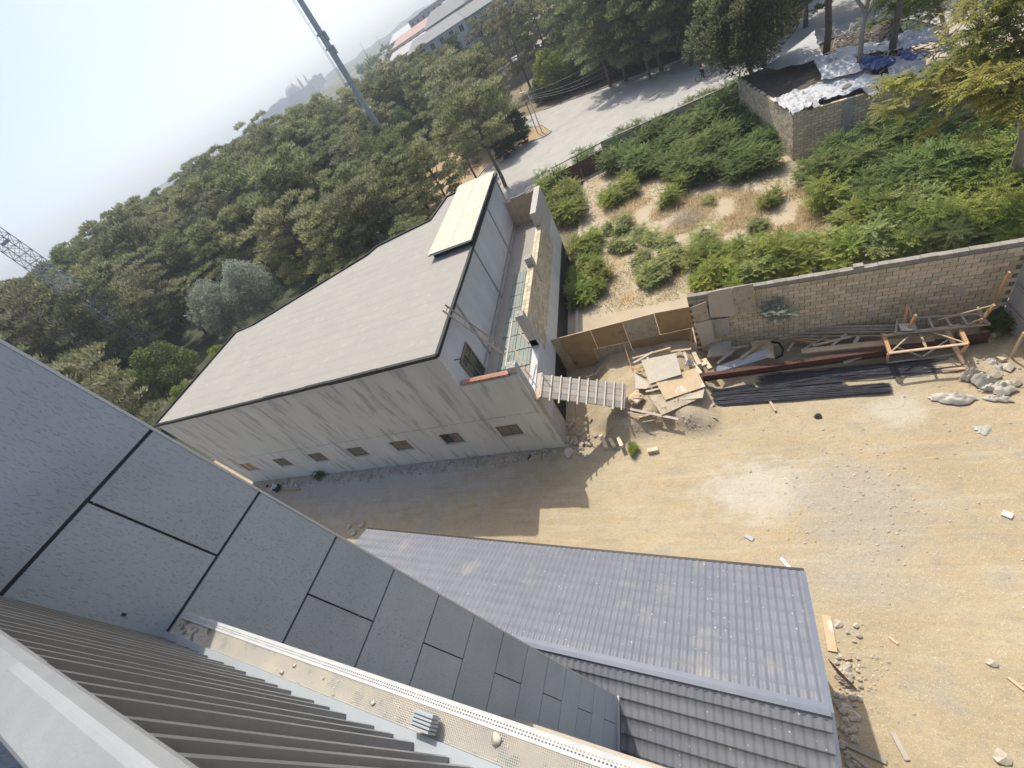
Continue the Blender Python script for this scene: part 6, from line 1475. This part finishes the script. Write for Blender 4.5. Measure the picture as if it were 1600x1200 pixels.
# =================================================================== PEOPLE AND BICYCLE
def skinned(name, chains, material, parent, sub=1):
    """chains: list of (points, radii) sharing the first point; builds one continuous skinned mesh"""
    vs = []; es = []; rads = []; key = {}
    for pts_, rad in chains:
        prev = None
        for p, r_ in zip(pts_, rad):
            k = tuple(round(c, 4) for c in p)
            if k not in key: key[k] = len(vs); vs.append(k); rads.append(r_)
            i = key[k]
            if prev is not None and prev != i: es.append((prev, i))
            prev = i
    me = bpy.data.meshes.new(name); me.from_pydata(vs, es, []); o = bpy.data.objects.new(name, me); C.objects.link(o); o.parent = parent; me.materials.append(material)
    md = o.modifiers.new('skin', 'SKIN'); md.use_smooth_shade = True
    if not me.skin_vertices: pass
    else:
        for i, r_ in enumerate(rads): me.skin_vertices[0].data[i].radius = (r_, r_); me.skin_vertices[0].data[i].use_root = (i == 0)
    s_ = o.modifiers.new('sub', 'SUBSURF'); s_.levels = sub; s_.render_levels = sub
    return o
def person(loc, rz, label, J, shirt, trousers, hair, shortsleeve=True):
    t = thing('person', loc, label, 'person'); t.rotation_euler = (0, 0, rz)
    pel, ch, nk, hd = J['pelvis'], J['chest'], J['neck'], J['head']
    chains = [([pel, ch, nk, hd], [.12, .15, .055, .1])]
    for s in ('l', 'r'):
        chains.append(([ch, J['sh' + s], J['el' + s], J['wr' + s], J['ha' + s]], [.15, .06, .045, .03, .035]))
        chains.append(([pel, J['hi' + s], J['kn' + s], J['an' + s], J['to' + s]], [.12, .09, .06, .045, .035]))
    skinned('body', chains, M['skin'], t)
    sc_ = [([pel, ch], [.14, .175])]
    for s in ('l', 'r'): sc_.append(([ch, J['sh' + s], J['el' + s]], [.175, .085, .065]))
    skinned('shirt', sc_, M[shirt], t)
    tc_ = []
    for s in ('l', 'r'): tc_.append(([pel, J['hi' + s], J['kn' + s], J['an' + s]], [.15, .11, .08, .06]))
    skinned('trousers', tc_, M[trousers], t)
    bm = bmesh.new(); bmesh.ops.create_icosphere(bm, subdivisions=2, radius=.115); me = bpy.data.meshes.new('hair')
    for v in bm.verts: v.co.z = max(v.co.z, -.02)
    bm.to_mesh(me); bm.free(); me.materials.append(M[hair]); o = bpy.data.objects.new('hair', me); C.objects.link(o); o.parent = t; o.location = Vector(hd) + Vector((-.02, 0, .045))
    for s in ('l', 'r'):
        mb = MB(); a = Vector(J['an' + s]); b = Vector(J['to' + s]); mb.beam(a - Vector((.03, 0, .0)), b + Vector((.05, 0, 0)), .1, .09); me = mb.build('shoe', M['black']); me.parent = t
    return t
# cyclist riding to the right
wr_, wf_ = P(1092, 128, 0), P(1108, 120, 0); c_ = (wr_ + wf_) / 2; dirb = (wf_ - wr_); az = math.atan2(dirb.y, dirb.x)
bi = thing('bicycle', c_ + Vector((0, 0, .03)), 'dark bicycle ridden along the pale street', 'bicycle'); bi.rotation_euler = (0, 0, az)
base_org = ORG[bi.name]
def loc_build(mb, name, mname, par): o = mb.build(name, M[mname]); o.parent = par; return o
def torus(cx, cz, R0, r):
    mb = MB(); n = 26; pts_ = [Vector((cx + R0 * math.cos(2 * math.pi * k / n), 0, cz + R0 * math.sin(2 * math.pi * k / n))) for k in range(n + 1)]; mb.tube(pts_, r, n=6, cap=False); return mb
for cx in (-.54, .54):
    w = loc_build(torus(cx, .35, .33, .025), 'wheel', 'rubber', bi)
    mb = MB()
    for k in range(10): a = math.pi * 2 * k / 10; mb.tube([(cx, 0, .35), (cx + .31 * math.cos(a), 0, .35 + .31 * math.sin(a))], .004, n=3)
    mb.tube([(cx, -.04, .35), (cx, .04, .35)], .03, n=8); loc_build(mb, 'spokes', 'galv', w)
mb = MB()
for a, b in (((-.54, 0, .35), (-.12, 0, .32)), ((-.54, 0, .35), (-.2, 0, .8)), ((-.12, 0, .32), (-.22, 0, .9)), ((-.12, 0, .32), (.38, 0, .75)), ((-.2, 0, .8), (.36, 0, .85)), ((.54, 0, .35), (.38, 0, .75)), ((.38, 0, .75), (.34, 0, 1.0))): mb.tube([a, b], .02, n=6)
loc_build(mb, 'frame', 'black', bi)
mb = MB(); mb.tube([(.4, -.28, 1.02), (.34, -.1, 1.02), (.34, .1, 1.02), (.4, .28, 1.02)], .014, n=6); loc_build(mb, 'handlebar', 'black', bi)
mb = MB(); mb.hexa([(-.36, -.08, .9), (-.1, -.03, .9), (-.1, .03, .9), (-.36, .08, .9), (-.36, -.08, .95), (-.1, -.03, .95), (-.1, .03, .95), (-.36, .08, .95)]); loc_build(mb, 'saddle', 'black', bi)
mb = MB(); mb.tube([(-.12, -.1, .32), (-.12, .1, .32)], .015, n=6); mb.tube([(-.12, -.1, .32), (-.02, -.1, .18)], .015, n=6); mb.tube([(-.12, .1, .32), (-.22, .1, .46)], .015, n=6); loc_build(mb, 'crank', 'galv', bi)
J = dict(pelvis=(-.24, 0, 1.02), chest=(.02, 0, 1.4), neck=(.1, 0, 1.53), head=(.17, 0, 1.66), shl=(.05, .19, 1.42), shr=(.05, -.19, 1.42), ell=(.2, .26, 1.2), elr=(.2, -.26, 1.2), wrl=(.38, .26, 1.08), wrr=(.38, -.26, 1.08), hal=(.42, .26, 1.05), har=(.42, -.26, 1.05),
         hil=(-.2, .1, 1.0), hir=(-.2, -.1, 1.0), knl=(.12, .12, .86), knr=(.06, -.12, .62), anl=(-.18, .12, .52), anr=(-.06, -.12, .25), tol=(-.06, .12, .47), tor=(.08, -.12, .2))
person(c_ + Vector((0, 0, .03)), az, 'person in dark clothes and pale top riding the bicycle, with a dark backpack', J, 'shirt_pink', 'black', 'black')
bp = lump('backpack', c_ + Vector((-.17 * math.cos(az), -.17 * math.sin(az), 1.4)), .2, 'black', 'dark backpack worn by the cyclist', 'backpack', sq=(.6, .9, 1.2), seed=4)
# crouching person by the wall
cp_ = P(437, 752, .3)
J = dict(pelvis=(0, 0, .3), chest=(.28, 0, .6), neck=(.4, 0, .7), head=(.5, 0, .76), shl=(.28, .19, .6), shr=(.28, -.19, .6), ell=(.45, .22, .38), elr=(.45, -.22, .38), wrl=(.6, .14, .22), wrr=(.6, -.14, .22), hal=(.67, .12, .18), har=(.67, -.12, .18),
         hil=(.02, .1, .3), hir=(.02, -.1, .3), knl=(.38, .16, .42), knr=(.38, -.16, .42), anl=(.12, .14, .08), anr=(.12, -.14, .08), tol=(.3, .14, .05), tor=(.3, -.14, .05))
person((cp_.x + .2, min(cp_.y, 11.2), yz(cp_.x, min(cp_.y, 11.2)) + .0), 3.5, 'person in a white shirt and dark trousers crouching at the foot of the grey wall', J, 'shirt_white', 'jeans', 'black')

# =================================================================== AIR
hz = MB(); hz.box(-2600, 2600, -2600, 2600, -8, 82); 
hm = bpy.data.materials.new('haze_air'); hm.use_nodes = True; nt = hm.node_tree; nt.nodes.remove(nt.nodes['Principled BSDF'])
pv = nt.nodes.new('ShaderNodeVolumePrincipled'); pv.inputs['Color'].default_value = (.84, .93, 1., 1); pv.inputs['Density'].default_value = .00065; pv.inputs['Anisotropy'].default_value = .2
nt.links.new(pv.outputs[0], nt.nodes['Material Output'].inputs['Volume'])
ho = hz.build('haze', hm); ho['kind'] = 'stuff'
